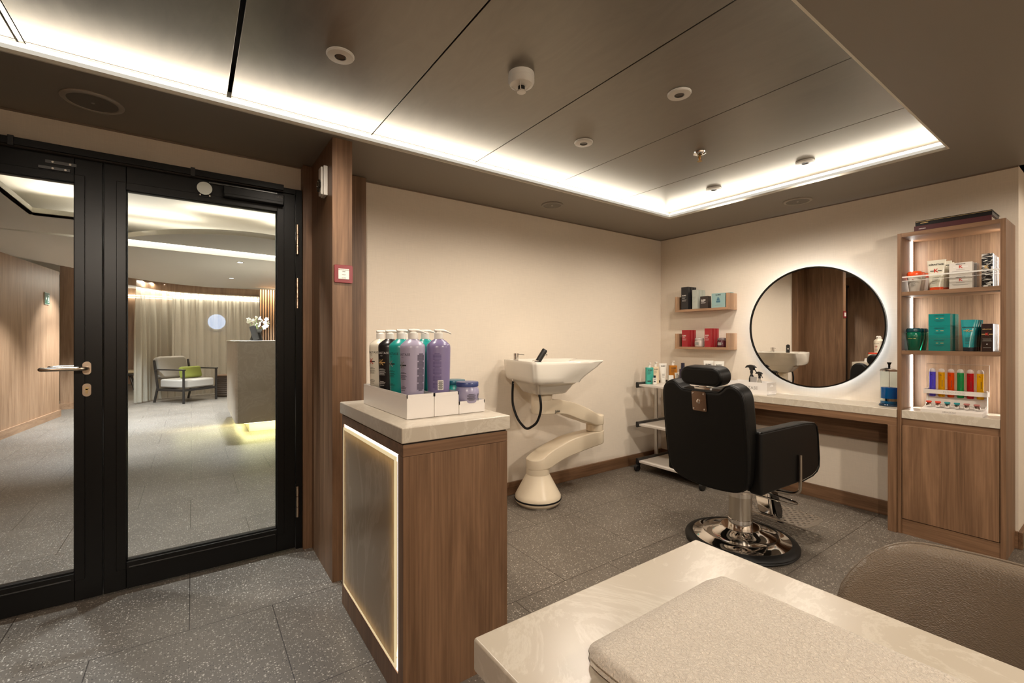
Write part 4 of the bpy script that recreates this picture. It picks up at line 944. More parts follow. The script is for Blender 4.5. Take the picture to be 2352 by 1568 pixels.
def tube_pack(loc, w_, h, m, cap_m, label, rz, group, text='ELEMIS', tm=None, cap_h=.02, K=None, foil=None, word_z=.83):
    t = thing('squeeze_tube', label, 'tube', loc, rz, group)
    rg = []
    for q in range(9):
        s = q / 8; ww = w_ * (.36 + .14 * s); dd = w_ * .30 * (1 - s) + .0012; z = cap_h + (h - cap_h) * s
        rg.append([(ww * math.cos(2 * PI * k / 24), dd * math.sin(2 * PI * k / 24), z) for k in range(24)])
    G().loft(rg).build('tube_body', m, t, smooth=True, ang=60)
    G().lathe([(0, 0), (w_ * .34, 0), (w_ * .36, .002), (w_ * .36, cap_h), (0, cap_h)], n=28, sy=.82).build('cap', cap_m, t, smooth=True)
    k_ = tm or ink; g = G()
    def P(zf): s = zf; return -(w_ * .30 * (1 - s) + .0016) - .0006, cap_h + (h - cap_h) * s
    y, z = P(word_z); sl = Vector((0, -(h - cap_h), -w_ * .30)).normalized()
    y -= .001
    text_on(g, text, w_ * (.19 if len(text) < 8 else .155), (0, y, z), (1, 0, 0), sl, True)
    for q, zf in enumerate((.34, .30, .26, .22, .14)):
        y, z = P(zf); g.box(-w_ * .18, w_ * (.18, .1, .15, .06, .1)[q], y - .0012, y - .0009, z, z + .0016)
    g.build('printed_text', k_, t)
    if K:
        g = G(); y, z = P(.60); text_on(g, 'K', w_ * .36, (0, y - .0016, z), (1, 0, 0), sl, True); g.build('printed_letter', K, t)
        g = G(); y, z = P(.60); g.box(-w_ * .30, -w_ * .10, y - .0012, y - .0008, z - .002, z + .002).box(w_ * .10, w_ * .30, y - .0012, y - .0008, z - .002, z + .002); g.build('printed_bar', foil or ink, t)
    return t
gT = 'white skincare tubes on the trolley'
tube_pack((3.550, 2.592, ZT), .070, .178, wht, wht, 'white tube between the vanilla and amber bottles', math.radians(-35), gT, cap_h=.03)
tube_pack((3.632, 2.500, ZT), .044, .094, wht, wht, 'small white tube standing in front of the amber bottle', math.radians(-35), gT)
tube_pack((3.55, 2.140, ZT), .080, .222, wht, wht, 'tall white tube above the headrest, left one of two', math.radians(-62), gT, cap_h=.03)
tube_pack((3.555, 2.050, ZT), .078, .220, wht, wht, 'tall white tube above the headrest, right one of two', math.radians(-62), gT, cap_h=.03)
tag(G().box(-.022, .022, -.016, .016, 0, .070).build('skincare_carton', wht, bevel=.0008, loc=(3.585, 2.535, ZT)), 'low white carton between the tall tube and the small tube', 'carton')
bpy.data.objects['skincare_carton'].rotation_euler = (0, 0, math.radians(-35))
# ================================================================== VANITY
t = thing('vanity_counter', 'wall-mounted vanity with cream quartz top and walnut apron', 'vanity', (3.50, .884, 0))
G().box(.0, .298, .0, 1.07, .700, .750).build('counter_top', quartz_m, t, bevel=.003, seg=3)
G().box(.003, .298, .0, 1.07, .651, .6995).build('apron', wood_y, t, bevel=.001)
G().box(.0, .285, .0, .043, .0, .651).build('leg_panel', wood_z, t, bevel=.001)
G().box(.0, .285, 1.027, 1.07, .0, .651).build('leg_panel', wood_z, t, bevel=.001)
G().box(.262, .285, .043, 1.027, .487, .651).build('back_rail', wood_y, t, bevel=.001)
# ------------------------------------------------------------------ round mirror with halo
t = thing('round_mirror', 'round black-framed wall mirror with glowing white halo', 'mirror', (3.80, 1.450, 1.267))
MM = Matrix.Rotation(-PI / 2, 4, 'Y')     # local z -> -x (towards the room)
R_ = .448
G().lathe([(0, .036), (R_ - .005, .036), (R_ - .005, .040), (0, .040)], n=96, M=MM).build('mirror_glass', mirror_m, t)
G().lathe([(R_ - .007, .022), (R_ + .002, .022), (R_ + .002, .049), (R_ - .007, .049)], n=96, M=MM, cap0=False, cap1=False).build('frame', pm('black_frame', (.02, .017, .014), .25, .6), t, smooth=True)
G().lathe([(0, .002), (R_ - .06, .002), (R_ - .06, .034), (0, .034)], n=64, M=MM).build('back_box', white_plastic, t, smooth=True)
G().lathe([(R_ - .0595, .012), (R_ - .052, .012), (R_ - .052, .030), (R_ - .0595, .030)], n=96, M=MM, cap0=False, cap1=False).build('led_ring', emis('halo_led', (.82, .91, 1), 19), t)
# ------------------------------------------------------------------ tall display cabinet
CX, CY = 3.51, .432
t = thing('display_cabinet', 'tall walnut display cabinet with lit shelves and cupboard door', 'cabinet', (CX, CY, 0))
D_ = .288; W_ = .451
G().box(0, D_, 0, .021, 0, 1.82).box(0, D_, W_ - .020, W_, 0, 1.82).build('side_panel', wood_z, t, bevel=.001)
G().box(0, D_, .021, W_ - .020, 1.796, 1.82).build('top_panel', wood_y, t, bevel=.001)
G().box(D_ - .012, D_, .021, W_ - .020, .0, 1.796).build('back_panel', wood('cabinet_back_oak', (.13, .075, .043), (.31, .20, .125)), t)
for z in (1.440, 1.086): G().box(.001, D_ - .012, .0215, W_ - .0205, z, z + .024).build('shelf', wood_y, t, bevel=.001)
G().box(.0, D_ - .012, .0215, W_ - .0205, .700, .749).build('stone_shelf', quartz_m, t, bevel=.002)
G().box(.012, D_ - .012, .0215, W_ - .0205, .655, .6995).build('finger_recess', wood_y, t)
G().box(.0, .018, .024, W_ - .023, .094, .656).build('cupboard_door', wood_z, t, bevel=.001)
G().box(.006, .024, .0215, W_ - .0205, .0, .090).build('plinth', wood_y, t, bevel=.001)
led = emis('cabinet_led', (1, .94, .86), 7)
for z0, z1 in ((1.466, 1.794), (1.112, 1.438), (.752, 1.084)):
    for y0, y1 in ((.0225, .026), (W_ - .0255, W_ - .022)):
        G().box(.185, .207, y0, y1, z0, z1).build('led_strip', led, t)
        s_ = 1 if y0 < .2 else -1
        area('strip_lamp', (.196, y0 + (.005 if s_ > 0 else -.002), (z0 + z1) / 2), (.25, s_, 0), z1 - z0 - .02, .012, .42, (1, .90, .78), parent=t).rotation_euler = (Matrix((Vector((0, 0, 1)), Vector((s_ * -1.0, .25, 0)).normalized() * (1), Vector((-.25, -s_, 0)).normalized())).transposed()).to_euler()
g = G().box(.004, .007, .023, W_ - .022, 1.466, 1.556); g.build('acrylic_guard', acrylic_clear, t)
G().box(.0035, .0075, .023, W_ - .022, 1.549, 1.557).build('guard_edge', acrylic_edge, t)
G().box(.0035, .0075, .023, W_ - .022, 1.528, 1.530).build('guard_groove', acrylic_edge, t)
G().box(.004, .007, .023, W_ - .022, 1.1105, 1.20).build('acrylic_guard', acrylic_clear, t)
# ------------------------------------------------------------------ box helper (front face is -x, towards the room)
def carton(loc, d_, w_, h, m, label, group, lines=(), side=None, rz=0, name='product_box', top=None):
    """loc = centre of the base; lines: (text, size, y, z, material, bold)"""
    t = thing(name, label, 'box', loc, rz, group)
    G().box(-d_ / 2, d_ / 2, -w_ / 2, w_ / 2, 0, h).build('carton_body', m, t, bevel=.0006)
    for s, q, y, z, mt, bo_ in lines:
        g = G()
        if s == '-': g.box(-d_ / 2 - .0005, -d_ / 2 - .0002, y - q / 2, y + q / 2, z - .0009, z + .0009)
        elif s == '=': g.box(-d_ / 2 - .0005, -d_ / 2 - .0002, y - q / 2, y + q / 2, z - .0016, z + .0016)
        else: text_on(g, s, q, (-d_ / 2 - .0007, y, z), (0, -1, 0), (-1, 0, 0), bo_)
        g.build('printed_bar' if s in '-=' else 'printed_text', mt, t)
    if side: G().box(-d_ / 2 + .002, d_ / 2 - .002, -w_ / 2 - .0006, -w_ / 2 - .0002, .002, h - .002).build('side_label', side, t)
    return t
# cabinet, top shelf
Z1 = 1.4645; gs1 = 'white jars with orange lids in the cabinet'; white_w = pm('pearl_white_pack', (.66, .62, .57), .25); or_lid = pm('orange_red_lid', (.75, .075, .012), .28)
for k, nm in enumerate(('front jar of the orange-lidded row on the cabinet top shelf', 'second jar of the orange-lidded row, just behind the front one', 'rear jar of the orange-lidded row on the cabinet top shelf')):
    x = 3.565 + k * .075
    if x > 3.73: x = 3.73
    tj = thing('hair_mask_jar', nm, 'jar', (x if k < 2 else 3.722, .815, Z1), 0, gs1)
    G().lathe([(0, 0), (.022, 0), (.024, .003), (.034, .088), (.033, .094), (0, .094)], n=36).build('jar_body', white_w, tj, smooth=True)
    G().lathe([(0, .095), (.035, .095), (.036, .099), (.036, .112), (.031, .120), (.028, .122), (0, .122)], n=36).build('lid', or_lid, tj, smooth=True)
    if k == 0:
        g = G(); wrap(g, 'K', .017, .032, .032, .074, PI); g.build('printed_letter', ink_red, tj)
        g = G()
        for q in range(6): wrapbar(g, .024 * (.6, 1, .8, 1, .9, .5)[q], .0012, .0295, .0295, .058 - q * .005, PI, off=.0022)
        g.build('printed_text', ink, tj)
gs2 = 'white and orange squeeze tubes in the cabinet'
for k, (x, y, nm) in enumerate(((3.565, .716, 'front white tube with red K on the cabinet top shelf'), (3.625, .700, 'second white tube tucked behind the front one on the top shelf'), (3.680, .700, 'rear white tube on the cabinet top shelf'))):
    tube_pack((x, y, Z1), .084 if k == 0 else .078, .178 - .004 * k, pm('pearl_tube', (.62, .59, .48), .3), or_lid, nm, -PI / 2, gs2, 'KÉRASTASE', ink, .018, ink_red if k == 0 else None)
kl = [('K', .026, 0, .053, ink_red, True), ('=', .028, .017, .053, ink_white, 0), ('=', .028, -.017, .053, ink_white, 0), ('KÉRASTASE', .0085, 0, .070, ink, True), ('-', .040, 0, .036, ink_grey, 0), ('-', .080, 0, .026, ink_grey, 0), ('-', .066, 0, .022, ink_grey, 0)]
kl = [(s, q * .9, y, z * .92, m_, b_) for s, q, y, z, m_, b_ in kl]
for k in range(2):
    for j in range(2):
        carton((3.572 + k * .075, .6095 - .006 * k, Z1 + j * .0735), .072, .094, .073, white_w, ('upper' if j else 'lower') + ' pearl white box with red K, ' + ('front' if k == 0 else 'rear') + ' pair on the cabinet top shelf', 'pearl white boxes on the cabinet top shelf', kl if k == 0 else ())
foil = bpy.data.materials.new('zebra_foil')
def zebra():
    m, nt, N, L, b = nodes('black_silver_foil')
    tc = N.new('ShaderNodeTexCoord'); mp = N.new('ShaderNodeMapping'); mp.inputs['Scale'].default_value = (20, 20, 75); L.new(tc.outputs['Object'], mp.inputs[0])
    n = N.new('ShaderNodeTexNoise'); n.inputs['Scale'].default_value = 1; n.inputs['Detail'].default_value = 1; n.inputs['Distortion'].default_value = 2.2; L.new(mp.outputs[0], n.inputs['Vector'])
    r = ramp(N, [(.53, (.012, .012, .014)), (.56, (.62, .60, .56))]); L.new(n.outputs['Fac'], r.inputs[0]); L.new(r.outputs[0], b.inputs['Base Color']); b.inputs['Roughness'].default_value = .15
    return m
bpy.data.materials.remove(foil); foil = zebra(); silver_side = pm('silver_side', (.62, .62, .64), .2, .5)
for k in range(3):
    carton((3.563 + k * .058, .506, Z1), .050, .042, .182 - .003 * k, foil, ('front', 'middle', 'rear')[k] + ' black and silver striped box at the right of the top shelf', 'black and silver boxes on the top shelf', [('K', .026, .002, .108, ink_gold, True)] if k == 0 else (), silver_side)
# cabinet, middle shelf
Z2 = 1.1105; green_g = pm('green_glass_jar', (.005, .22, .12), .08, trans=.5); green_lid = pm('dark_teal_lid', (.006, .05, .065), .25)
for k in range(3):
    tj = thing('hair_mask_jar', ('front', 'middle', 'rear')[k] + ' green glass jar with dark lid on the middle shelf', 'jar', (3.565 + k * .072, .819, Z2), 0, 'green jars on the middle shelf')
    G().lathe([(0, 0), (.024, 0), (.026, .003), (.034, .07), (.035, .105), (.031, .112), (0, .112)], n=36).build('jar_body', green_g, tj, smooth=True)
    G().lathe([(0, .1125), (.035, .1125), (.0355, .118), (.034, .130), (.030, .134), (0, .134)], n=36).build('lid', green_lid, tj, smooth=True)
    if k == 0:
        g = G(); wrapbar(g, .010, .003, .034, .034, .072, PI + .35, off=.002); wrapbar(g, .022, .003, .034, .034, .072, PI - .25, off=.002); g.build('printed_bar', ink_gold, tj)
teal_box = pm('teal_carton', (.008, .20, .185), .18)
tl = [('KÉRASTASE', .0085, 0, .060, pm('dark_teal_ink', (.004, .06, .06), .4), True), ('=', .010, .009, .045, ink_gold, 0), ('=', .014, -.012, .045, ink_gold, 0), ('-', .045, 0, .033, pm('dark_teal_ink', (.004, .06, .06), .4), 0), ('-', .030, 0, .027, pm('dark_teal_ink', (.004, .06, .06), .4), 0)]
for k in range(2):
    for j in range(3):
        carton((3.575 + k * .082, .699 - .006 * k, Z2 + j * .0718), .078, .094, .0712, teal_box, ('bottom', 'middle', 'top')[j] + ' teal box of the ' + ('front' if k == 0 else 'rear') + ' stack on the middle shelf', 'stacked teal boxes on the middle shelf', tl if k == 0 else ())
tt_m = pm('teal_tube', (.01, .24, .26), .22)
for k in range(4):
    tube_pack((3.560 + k * .040, .582 - .003 * k, Z2), .062, .177, tt_m, pm('navy_black_cap', (.008, .018, .028), .3), ('front teal tube of four on the middle shelf', 'second teal tube from the front on the middle shelf', 'third teal tube from the front on the middle shelf', 'rearmost teal tube on the middle shelf')[k], -PI / 2, 'teal squeeze tubes on the middle shelf', 'KÉRASTASE', ink, .022, ink_gold if k == 0 else None, ink_gold, .72)
bb = pm('brown_black_carton', (.025, .014, .012), .25)
bl = [('KÉRASTASE', .0068, 0, .122, ink_gold, True), ('K', .020, 0, .095, ink_red, True), ('=', .014, .014, .095, ink_gold, 0), ('=', .014, -.014, .095, ink_gold, 0), ('-', .034, 0, .070, ink_grey, 0), ('-', .030, 0, .064, ink_grey, 0), ('-', .036, 0, .058, ink_grey, 0), ('C', .009, 0, .040, ink_white, True), ('-', .030, 0, .022, ink_grey, 0)]
for k in range(3):
    carton((3.563 + k * .056, .506, Z2), .050, .044, .152, bb, ('front', 'middle', 'rear')[k] + ' dark brown box at the right end of the middle shelf', 'dark brown boxes on the middle shelf', bl if k == 0 else (), silver_side)
# books on top of the cabinet
t = thing('book', 'dark red hardback book lying flat, lower of two on the cabinet', 'book', (3.67, .652, 1.8205), 0, 'books on top of the cabinet')
G().box(-.115, .115, -.162, .162, 0, .003).box(-.115, .115, -.162, .162, .033, .036).box(-.118, -.115, -.162, .162, 0, .036).build('cover', pm('oxblood_cloth', (.055, .012, .014), .4), t)
G().box(-.114, .110, -.157, .157, .003, .033).build('page_block', pm('paper_edges', (.30, .25, .18), .8), t)
g = G(); text_on(g, 'ASSOULINE', .006, (-.1187, .125, .018), (0, -1, 0), (-1, 0, 0), True); g.build('spine_title', ink_white, t)
t = thing('book', 'black hardback book on top of the dark red one on the cabinet', 'book', (3.672, .650, 1.8572), 0, 'books on top of the cabinet')
G().box(-.118, .112, -.162, .158, 0, .003).box(-.118, .112, -.162, .158, .025, .028).box(-.121, -.118, -.162, .158, 0, .028).build('cover', pm('black_cloth', (.01, .009, .009), .2), t)
G().box(-.117, .107, -.157, .153, .003, .025).build('page_block', pm('dark_page_edges', (.05, .04, .03), .6), t)
g = G().box(-.1215, -.1212, .10, .135, .012, .015).box(-.1215, -.1212, -.16, .155, .022, .0232); g.build('spine_title', ink_gold, t)
# ------------------------------------------------------------------ vial display stand on the stone shelf
ZS = .7495
t = thing('display_stand', 'white stepped display stand with clear back panel in the cabinet', 'display stand', (3.515, .648, ZS))
G().box(0, .012, -.128, .128, 0, .020).prism([(.012, 0), (.155, 0), (.155, .045), (.012, .020)], -.128, .128, 'y').build('base', white_board, t, bevel=.001)
g = G().box(.125, .131, -.122, .122, .04, .105); g.build('riser', white_board, t)
for s_ in (-1, 1): G().prism([(.10, .035), (.155, .045), (.155, .135), (.125, .135), (.12, .06)], s_ * .125 - .003, s_ * .125 + .003, 'y').build('side_wing', white_acrylic, t)
g = G().box(.085, .090, -.134, .134, .105, .130).box(.090, .150, -.134, -.130, .105, .130).box(.090, .150, .130, .134, .105, .130).box(.145, .150, -.134, .134, .10, .130); g.build('vial_rail', white_board, t, bevel=.0006)
G().box(.152, .156, -.132, .132, .11, .280).build('back_panel', acrylic_clear, t)
G().box(.1515, .1565, -.1335, -.132, .11, .280).box(.1515, .1565, .132, .1335, .11, .280).box(.1515, .1565, -.132, .132, .280, .2815).build('panel_edge', acrylic_edge, t)
g = G(); text_on(g, 'FUSIO-DOSE', .017, (.0844, 0, .1175), (0, -1, 0), (-1, 0, 0)); g.build('rail_lettering', pm('pale_grey_ink', (.45, .42, .39), .5), t)
g = G(); text_on(g, 'KÉRASTASE', .011, (-.0007, .005, .010), (0, -1, 0), (-1, 0, 0)); g.build('base_lettering', ink_grey, t)
cols = [('violet', (.16, .12, .62)), ('golden yellow', (.80, .50, .01)), ('orange', (.78, .12, .005)), ('green', (.04, .42, .14)), ('red', (.60, .02, .03)), ('bright yellow', (.82, .55, .01))]
def liquid(name, c):
    m, nt, N, L, b = nodes(name); b.inputs['Base Color'].default_value = (*c, 1); b.inputs['Roughness'].default_value = .08
    tl = N.new('ShaderNodeBsdfTranslucent'); tl.inputs[0].default_value = (*c, 1); mx = N.new('ShaderNodeMixShader'); mx.inputs[0].default_value = .6
    L.new(b.outputs[0], mx.inputs[1]); L.new(tl.outputs[0], mx.inputs[2]); L.new(mx.outputs[0], N['Material Output'].inputs[0]); return m
for k, (cn, c) in enumerate(cols):
    y = .648 + .100 - k * .0405
    tv = thing('vial', cn + (' vial, leftmost' if k == 0 else ' vial, rightmost' if k == 5 else ' vial') + ' in the row on the clear display stand', 'vial', (3.632, y, ZS + .088), 0, 'coloured vials on the display stand')
    G().lathe([(0, 0), (.0130, 0), (.0145, .003), (.0145, .150), (0, .150)], n=24).build('liquid', liquid('liquid_' + cn.replace(' ', '_'), c), tv, smooth=True)
    G().lathe([(.0150, .145), (.0150, .152), (.013, .160), (.008, .166), (0, .168)], n=24, cap0=False).build('dome', pm('dome_plastic', (.75, .72, .68), .15, alpha=.5), tv, smooth=True)
    g = G(); wrap(g, 'K', .013, .0145, .0145, .128, PI); g.build('printed_letter', ink, tv)
    g = G(); wrapbar(g, .003, .040, .0145, .0145, .080, PI + .35, n=2); g.build('printed_text', pm('deep_ink_' + str(k), tuple(v * .25 for v in c), .4), tv)
    cy = .648 + .103 - k * .0402; cc = (('red', (.62, .05, .02)), ('red', (.62, .05, .02)), ('teal', (.01, .22, .24)), ('teal', (.01, .22, .24)), ('dusty pink', (.36, .13, .11)), ('dusty pink', (.36, .13, .11)))[k]
    tv = thing('booster_cap', ('left', 'right')[k % 2] + ' ' + cc[0] + '-topped chrome capsule of its pair on the display stand', 'capsule', (3.570, cy, ZS + .0315), 0, 'small chrome capsules on the display stand')
    G().lathe([(0, -.001), (.010, 0), (.0135, .008), (.0135, .018), (.009, .021), (0, .021)], n=24).build('capsule', chrome, tv, smooth=True)
    G().lathe([(0, .021), (.010, .022), (.0135, .026), (.013, .031), (.011, .033), (0, .033)], n=24).build('cap', pm('cap_' + cc[0].replace(' ', '_'), cc[1], .35), tv, smooth=True)

# ================================================================== things on the vanity
t = thing('storage_caddy', 'white open box with slotted handle standing on the vanity', 'caddy', (3.551, 1.667, .7505))
g = G().box(0, .150, 0, .305, 0, .003).box(0, .003, 0, .305, .003, .094).box(.147, .150, 0, .305, .003, .094).box(.003, .147, .30, .303, .003, .090); g.build('box_walls', white_acrylic, t)
# end wall with a hand slot: built round the opening
g = G(); slot = rrect(.052, .018, .0088, 6, .075, .070); n_ = len(slot)
ow = []
for (u, v) in slot:
    du, dv = u - .075, v - .070; k_ = min(((.072 if du > 0 else .072) / abs(du)) if abs(du) > 1e-6 else 1e9, ((.024 if dv > 0 else .067) / abs(dv)) if abs(dv) > 1e-6 else 1e9); ow.append((.075 + du * k_, .070 + dv * k_))
v = [(a, yy, b_) for yy in (0, .003) for a, b_ in slot] + [(a, yy, b_) for yy in (0, .003) for a, b_ in ow]
f = []
for i in range(n_):
    j = (i + 1) % n_; f += [(i, j, 2 * n_ + j, 2 * n_ + i), (n_ + i, n_ + j, 3 * n_ + j, 3 * n_ + i), (i, j, n_ + j, n_ + i)]
g.add(v, f); 
for cx_, cz_ in ((.003, .003), (.147, .003), (.003, .094), (.147, .094)): pass
g.build('slotted_end', white_acrylic, t)
g = G(); text_on(g, 'KÉRASTASE', .034, (-.0006, .155, .048), (0, -1, 0), (-1, 0, 0)); g.build('lettering', ink_grey, t)
def sprayer(loc, r, h, m, label, rz, sc_=1.0):
    t = thing('spray_bottle', label, 'spray bottle', loc, rz, 'spray bottles in the caddy')
    G().lathe([(0, 0), (r, 0), (r, h * .62), (r * .75, h * .74), (r * .42, h * .80), (r * .42, h * .86), (0, h * .86)], n=28).build('bottle_body', m, t, smooth=True)
    G().lathe([(0, h * .86), (r * .55, h * .86), (r * .55, h * .98), (r * .35, h * 1.0), (0, h * 1.0)], n=20).build('collar', black_plastic, t, smooth=True)
    s = h / .16
    pf = [(-.018, .0), (.012, 0), (.016, .016), (.034, .020), (.050, .014), (.052, .020), (.036, .034), (.010, .040), (-.020, .036), (-.040, .022), (-.038, .018), (-.018, .022)]
    G().prism([(a * s, h + b_ * s) for a, b_ in pf], -.008 * s, .008 * s, 'y').build('spray_head', black_plastic, t, bevel=.002)
    G().tube([(-.022 * s, 0, h + .022 * s), (-.030 * s, 0, h + .002 * s), (-.044 * s, 0, h - .014 * s)], .0035 * s, 8).build('trigger', black_plastic, t, smooth=True)
    return t
sprayer((3.662, 1.838, .754), .020, .175, gloss_black, 'taller black spray bottle standing in the white caddy', math.radians(75))
sprayer((3.640, 1.765, .754), .017, .135, pm('clear_bottle', (.62, .58, .50), .08, trans=.6), 'smaller clear spray bottle with black head in the white caddy', math.radians(60))
t = thing('squeeze_tube', 'small grey tube standing upside down in the white caddy', 'tube', (3.595, 1.790, .754), math.radians(-80))
G().loft([[(.020 * math.cos(2 * PI * k / 20) * (1 + .25 * s), .016 * (1 - s) * math.sin(2 * PI * k / 20) + .0008 * math.sin(2 * PI * k / 20), .02 + .108 * s) for k in range(20)] for s in (0, .3, .6, 1)]).build('tube_body', pm('grey_tube', (.30, .28, .26), .35), t, smooth=True)
G().lathe([(0, 0), (.018, 0), (.018, .02), (0, .02)], n=20).build('cap', black_plastic, t, smooth=True)
# disinfectant jar
t = thing('disinfecting_jar', 'tall glass comb jar half full of blue liquid by the cabinet', 'jar', (3.655, .960, .7505))
G().lathe([(0, 0), (.052, 0), (.054, .004), (.050, .012), (.044, .016), (0, .016)], n=40).build('base', pm('navy_base', (.01, .03, .06), .15), t, smooth=True)
G().lathe([(0, .017), (.045, .017), (.045, .032), (0, .032)], n=40).build('blue_foot', pm('blue_glass', (.01, .12, .30), .1, trans=.3), t, smooth=True)
G().lathe([(0, .032), (.0435, .032), (.0435, .048), (0, .048)], n=40).build('steel_band', chrome, t, smooth=True)
def bluel():
    m, nt, N, L, b = nodes('blue_liquid'); b.inputs['Base Color'].default_value = (.01, .17, .46, 1); b.inputs['Roughness'].default_value = .05
    tl = N.new('ShaderNodeBsdfTranslucent'); tl.inputs[0].default_value = (.02, .24, .62, 1); mx = N.new('ShaderNodeMixShader'); mx.inputs[0].default_value = .55
    L.new(b.outputs[0], mx.inputs[1]); L.new(tl.outputs[0], mx.inputs[2]); L.new(mx.outputs[0], N['Material Output'].inputs[0]); return m
G().lathe([(0, .049), (.042, .049), (.042, .118), (0, .118)], n=40).build('blue_liquid', bluel(), t, smooth=True)
G().lathe([(.0455, .016), (.0455, .225)], n=48, cap0=False, cap1=False).build('glass_body', clear_glass('jar_glass', (.90, .95, .93)), t, smooth=True)
G().lathe([(.0445, .222), (.0475, .222), (.048, .228), (.040, .236), (.010, .248), (0, .248)], n=40, cap0=False).build('lid', chrome, t, smooth=True)
g = G().lathe([(0, .248), (.006, .248), (.006, .262), (.012, .275), (.012, .279), (0, .279)], n=20); g.build('lid_knob', gloss_black, t, smooth=True)
G().cyl((0, 0, .06), (0, 0, .222), .0018, 8).build('lifter_rod', brushed_steel, t, smooth=True)
# ------------------------------------------------------------------ small wall shelves
def wall_shelf(z, label):
    t = thing('wall_shelf', label, 'shelf', (3.66, 2.03, z), 0, 'two small wall shelves')
    G().box(0, .138, 0, .510, 0, .020).build('bottom_board', wood_pale_y, t, bevel=.001)
    G().box(0, .138, 0, .020, .020, .140).build('side_board', wood_pale, t, bevel=.001)
    G().box(0, .138, .490, .510, .020, .140).build('side_board', wood_pale, t, bevel=.001)
wall_shelf(1.428, 'upper small timber wall shelf holding black and blue boxes')
wall_shelf(1.088, 'lower small timber wall shelf holding red boxes and jars')
def el(w_, h, m_, z=.62): return [('ELEMIS', w_ * .20, w_ * .08, h * z, m_, True), ('-', w_ * .5, w_ * .12, h * (z - .07), m_, 0), ('-', w_ * .4, w_ * .17, h * (z - .12), m_, 0), ('-', w_ * .62, w_ * .06, h * (z - .20), m_, 0), ('-', w_ * .55, w_ * .1, h * (z - .25), m_, 0)]
ZA, ZBB = 1.4485, 1.1085; blk = pm('charcoal_carton', (.02, .019, .021), .35); aq = pm('pale_aqua_carton', (.42, .45, .40), .4); aq2 = pm('aqua_carton', (.25, .38, .37), .35); br = pm('brown_carton', (.035, .025, .022), .35); redc = pm('crimson_carton', (.30, .008, .015), .3)
gA = 'boxes on the upper wall shelf'; gB = 'red boxes on the lower wall shelf'
for k in range(3): carton((3.688 + k * .040, 2.447 - .004 * k, ZA), .036, .070, .205, blk, ('front', 'middle', 'rear')[k] + ' tall charcoal box at the left of the upper wall shelf', gA, el(.070, .205, ink_white) if k == 0 else ())
for k in range(3): carton((3.690 + k * .040, 2.347 - .004 * k, ZA), .036, .048, .170, aq, ('front', 'middle', 'rear')[k] + ' pale narrow box beside the charcoal ones, upper shelf', gA, el(.048, .170, ink_grey) if k == 0 else ())
carton((3.698, 2.257, ZA), .052, .072, .107, br, 'short dark brown box in the middle of the upper wall shelf', gA, el(.072, .107, ink_white, .68))
carton((3.702, 2.125, ZA), .060, .122, .123, aq2, 'wide pale blue box at the right of the upper wall shelf', gA, [('ELEMIS', .016, 0, .108, ink, True), ('-', .060, 0, .018, ink_grey, 0), ('-', .030, 0, .026, ink_grey, 0)])

g = G().prism(rrect(.036, .018, .004, 3, 2.125, ZA + .052), 3.6712, 3.6718, 'x').prism(rrect(.026, .014, .004, 3, 2.125, ZA + .070), 3.6712, 3.6718, 'x').prism(rrect(.016, .008, .002, 3, 2.125, ZA + .082), 3.6712, 3.6718, 'x')
pr = [o for o in C.objects if o.get('label') == 'wide pale blue box at the right of the upper wall shelf'][0]
g.v = [(x - pr.location.x, y - pr.location.y, z - pr.location.z) for x, y, z in g.v]; g.build('printed_jar_picture', pm('picture_blue', (.05, .14, .20), .4), pr)
carton((3.752, 2.085, ZA), .036, .080, .128, aq2, 'thin blue box behind the wide pale blue one', gA)
for k in range(3): carton((3.688 + k * .040, 2.445 - .004 * k, ZBB), .036, .060, .152, redc, ('front', 'middle', 'rear')[k] + ' crimson box of the left group, lower wall shelf', gB, el(.060, .152, ink_white, .66) if k == 0 else ())
for k in range(3): carton((3.688 + k * .040, 2.222 - .004 * k, ZBB), .036, .056, .163, redc, ('front', 'middle', 'rear')[k] + ' crimson box of the right group, lower wall shelf', gB, el(.056, .163, ink_white, .63) if k == 0 else ())
def clipjar(loc, body_m, lid_m, label):
    t = thing('clip_top_jar', label, 'jar', loc, 0, 'glass jars on the lower wall shelf')
    G().lathe([(0, 0), (.036, 0), (.040, .005), (.041, .045), (.036, .060), (0, .060)], n=32).build('jar_body', body_m, t, smooth=True)
    G().lathe([(0, .061), (.038, .061), (.040, .066), (.038, .072), (.034, .080), (0, .083)], n=32).build('lid', lid_m, t, smooth=True)
    G().tube([(0, .040, .03), (0, .046, .055), (0, .040, .076)], .0016, 6).tube([(-.038, 0, .058), (0, .040, .060), (.038, 0, .058)], .0014, 6).build('wire_clip', chrome, t, smooth=True)
    G().box(-.0425, -.0405, -.016, .016, .018, .042).build('label_patch', ink_grey, t)
clipjar((3.712, 2.325, ZBB), pm('salt_glass', (.45, .38, .34), .2), pm('clear_lid', (.52, .48, .44), .1, alpha=.7), 'jar of pale salt with clear clip lid between the red boxes')
clipjar((3.712, 2.112, ZBB), pm('wine_glass_jar', (.07, .012, .018), .1), pm('smoky_lid', (.16, .12, .12), .1), 'dark wine coloured jar at the right end of the lower shelf')

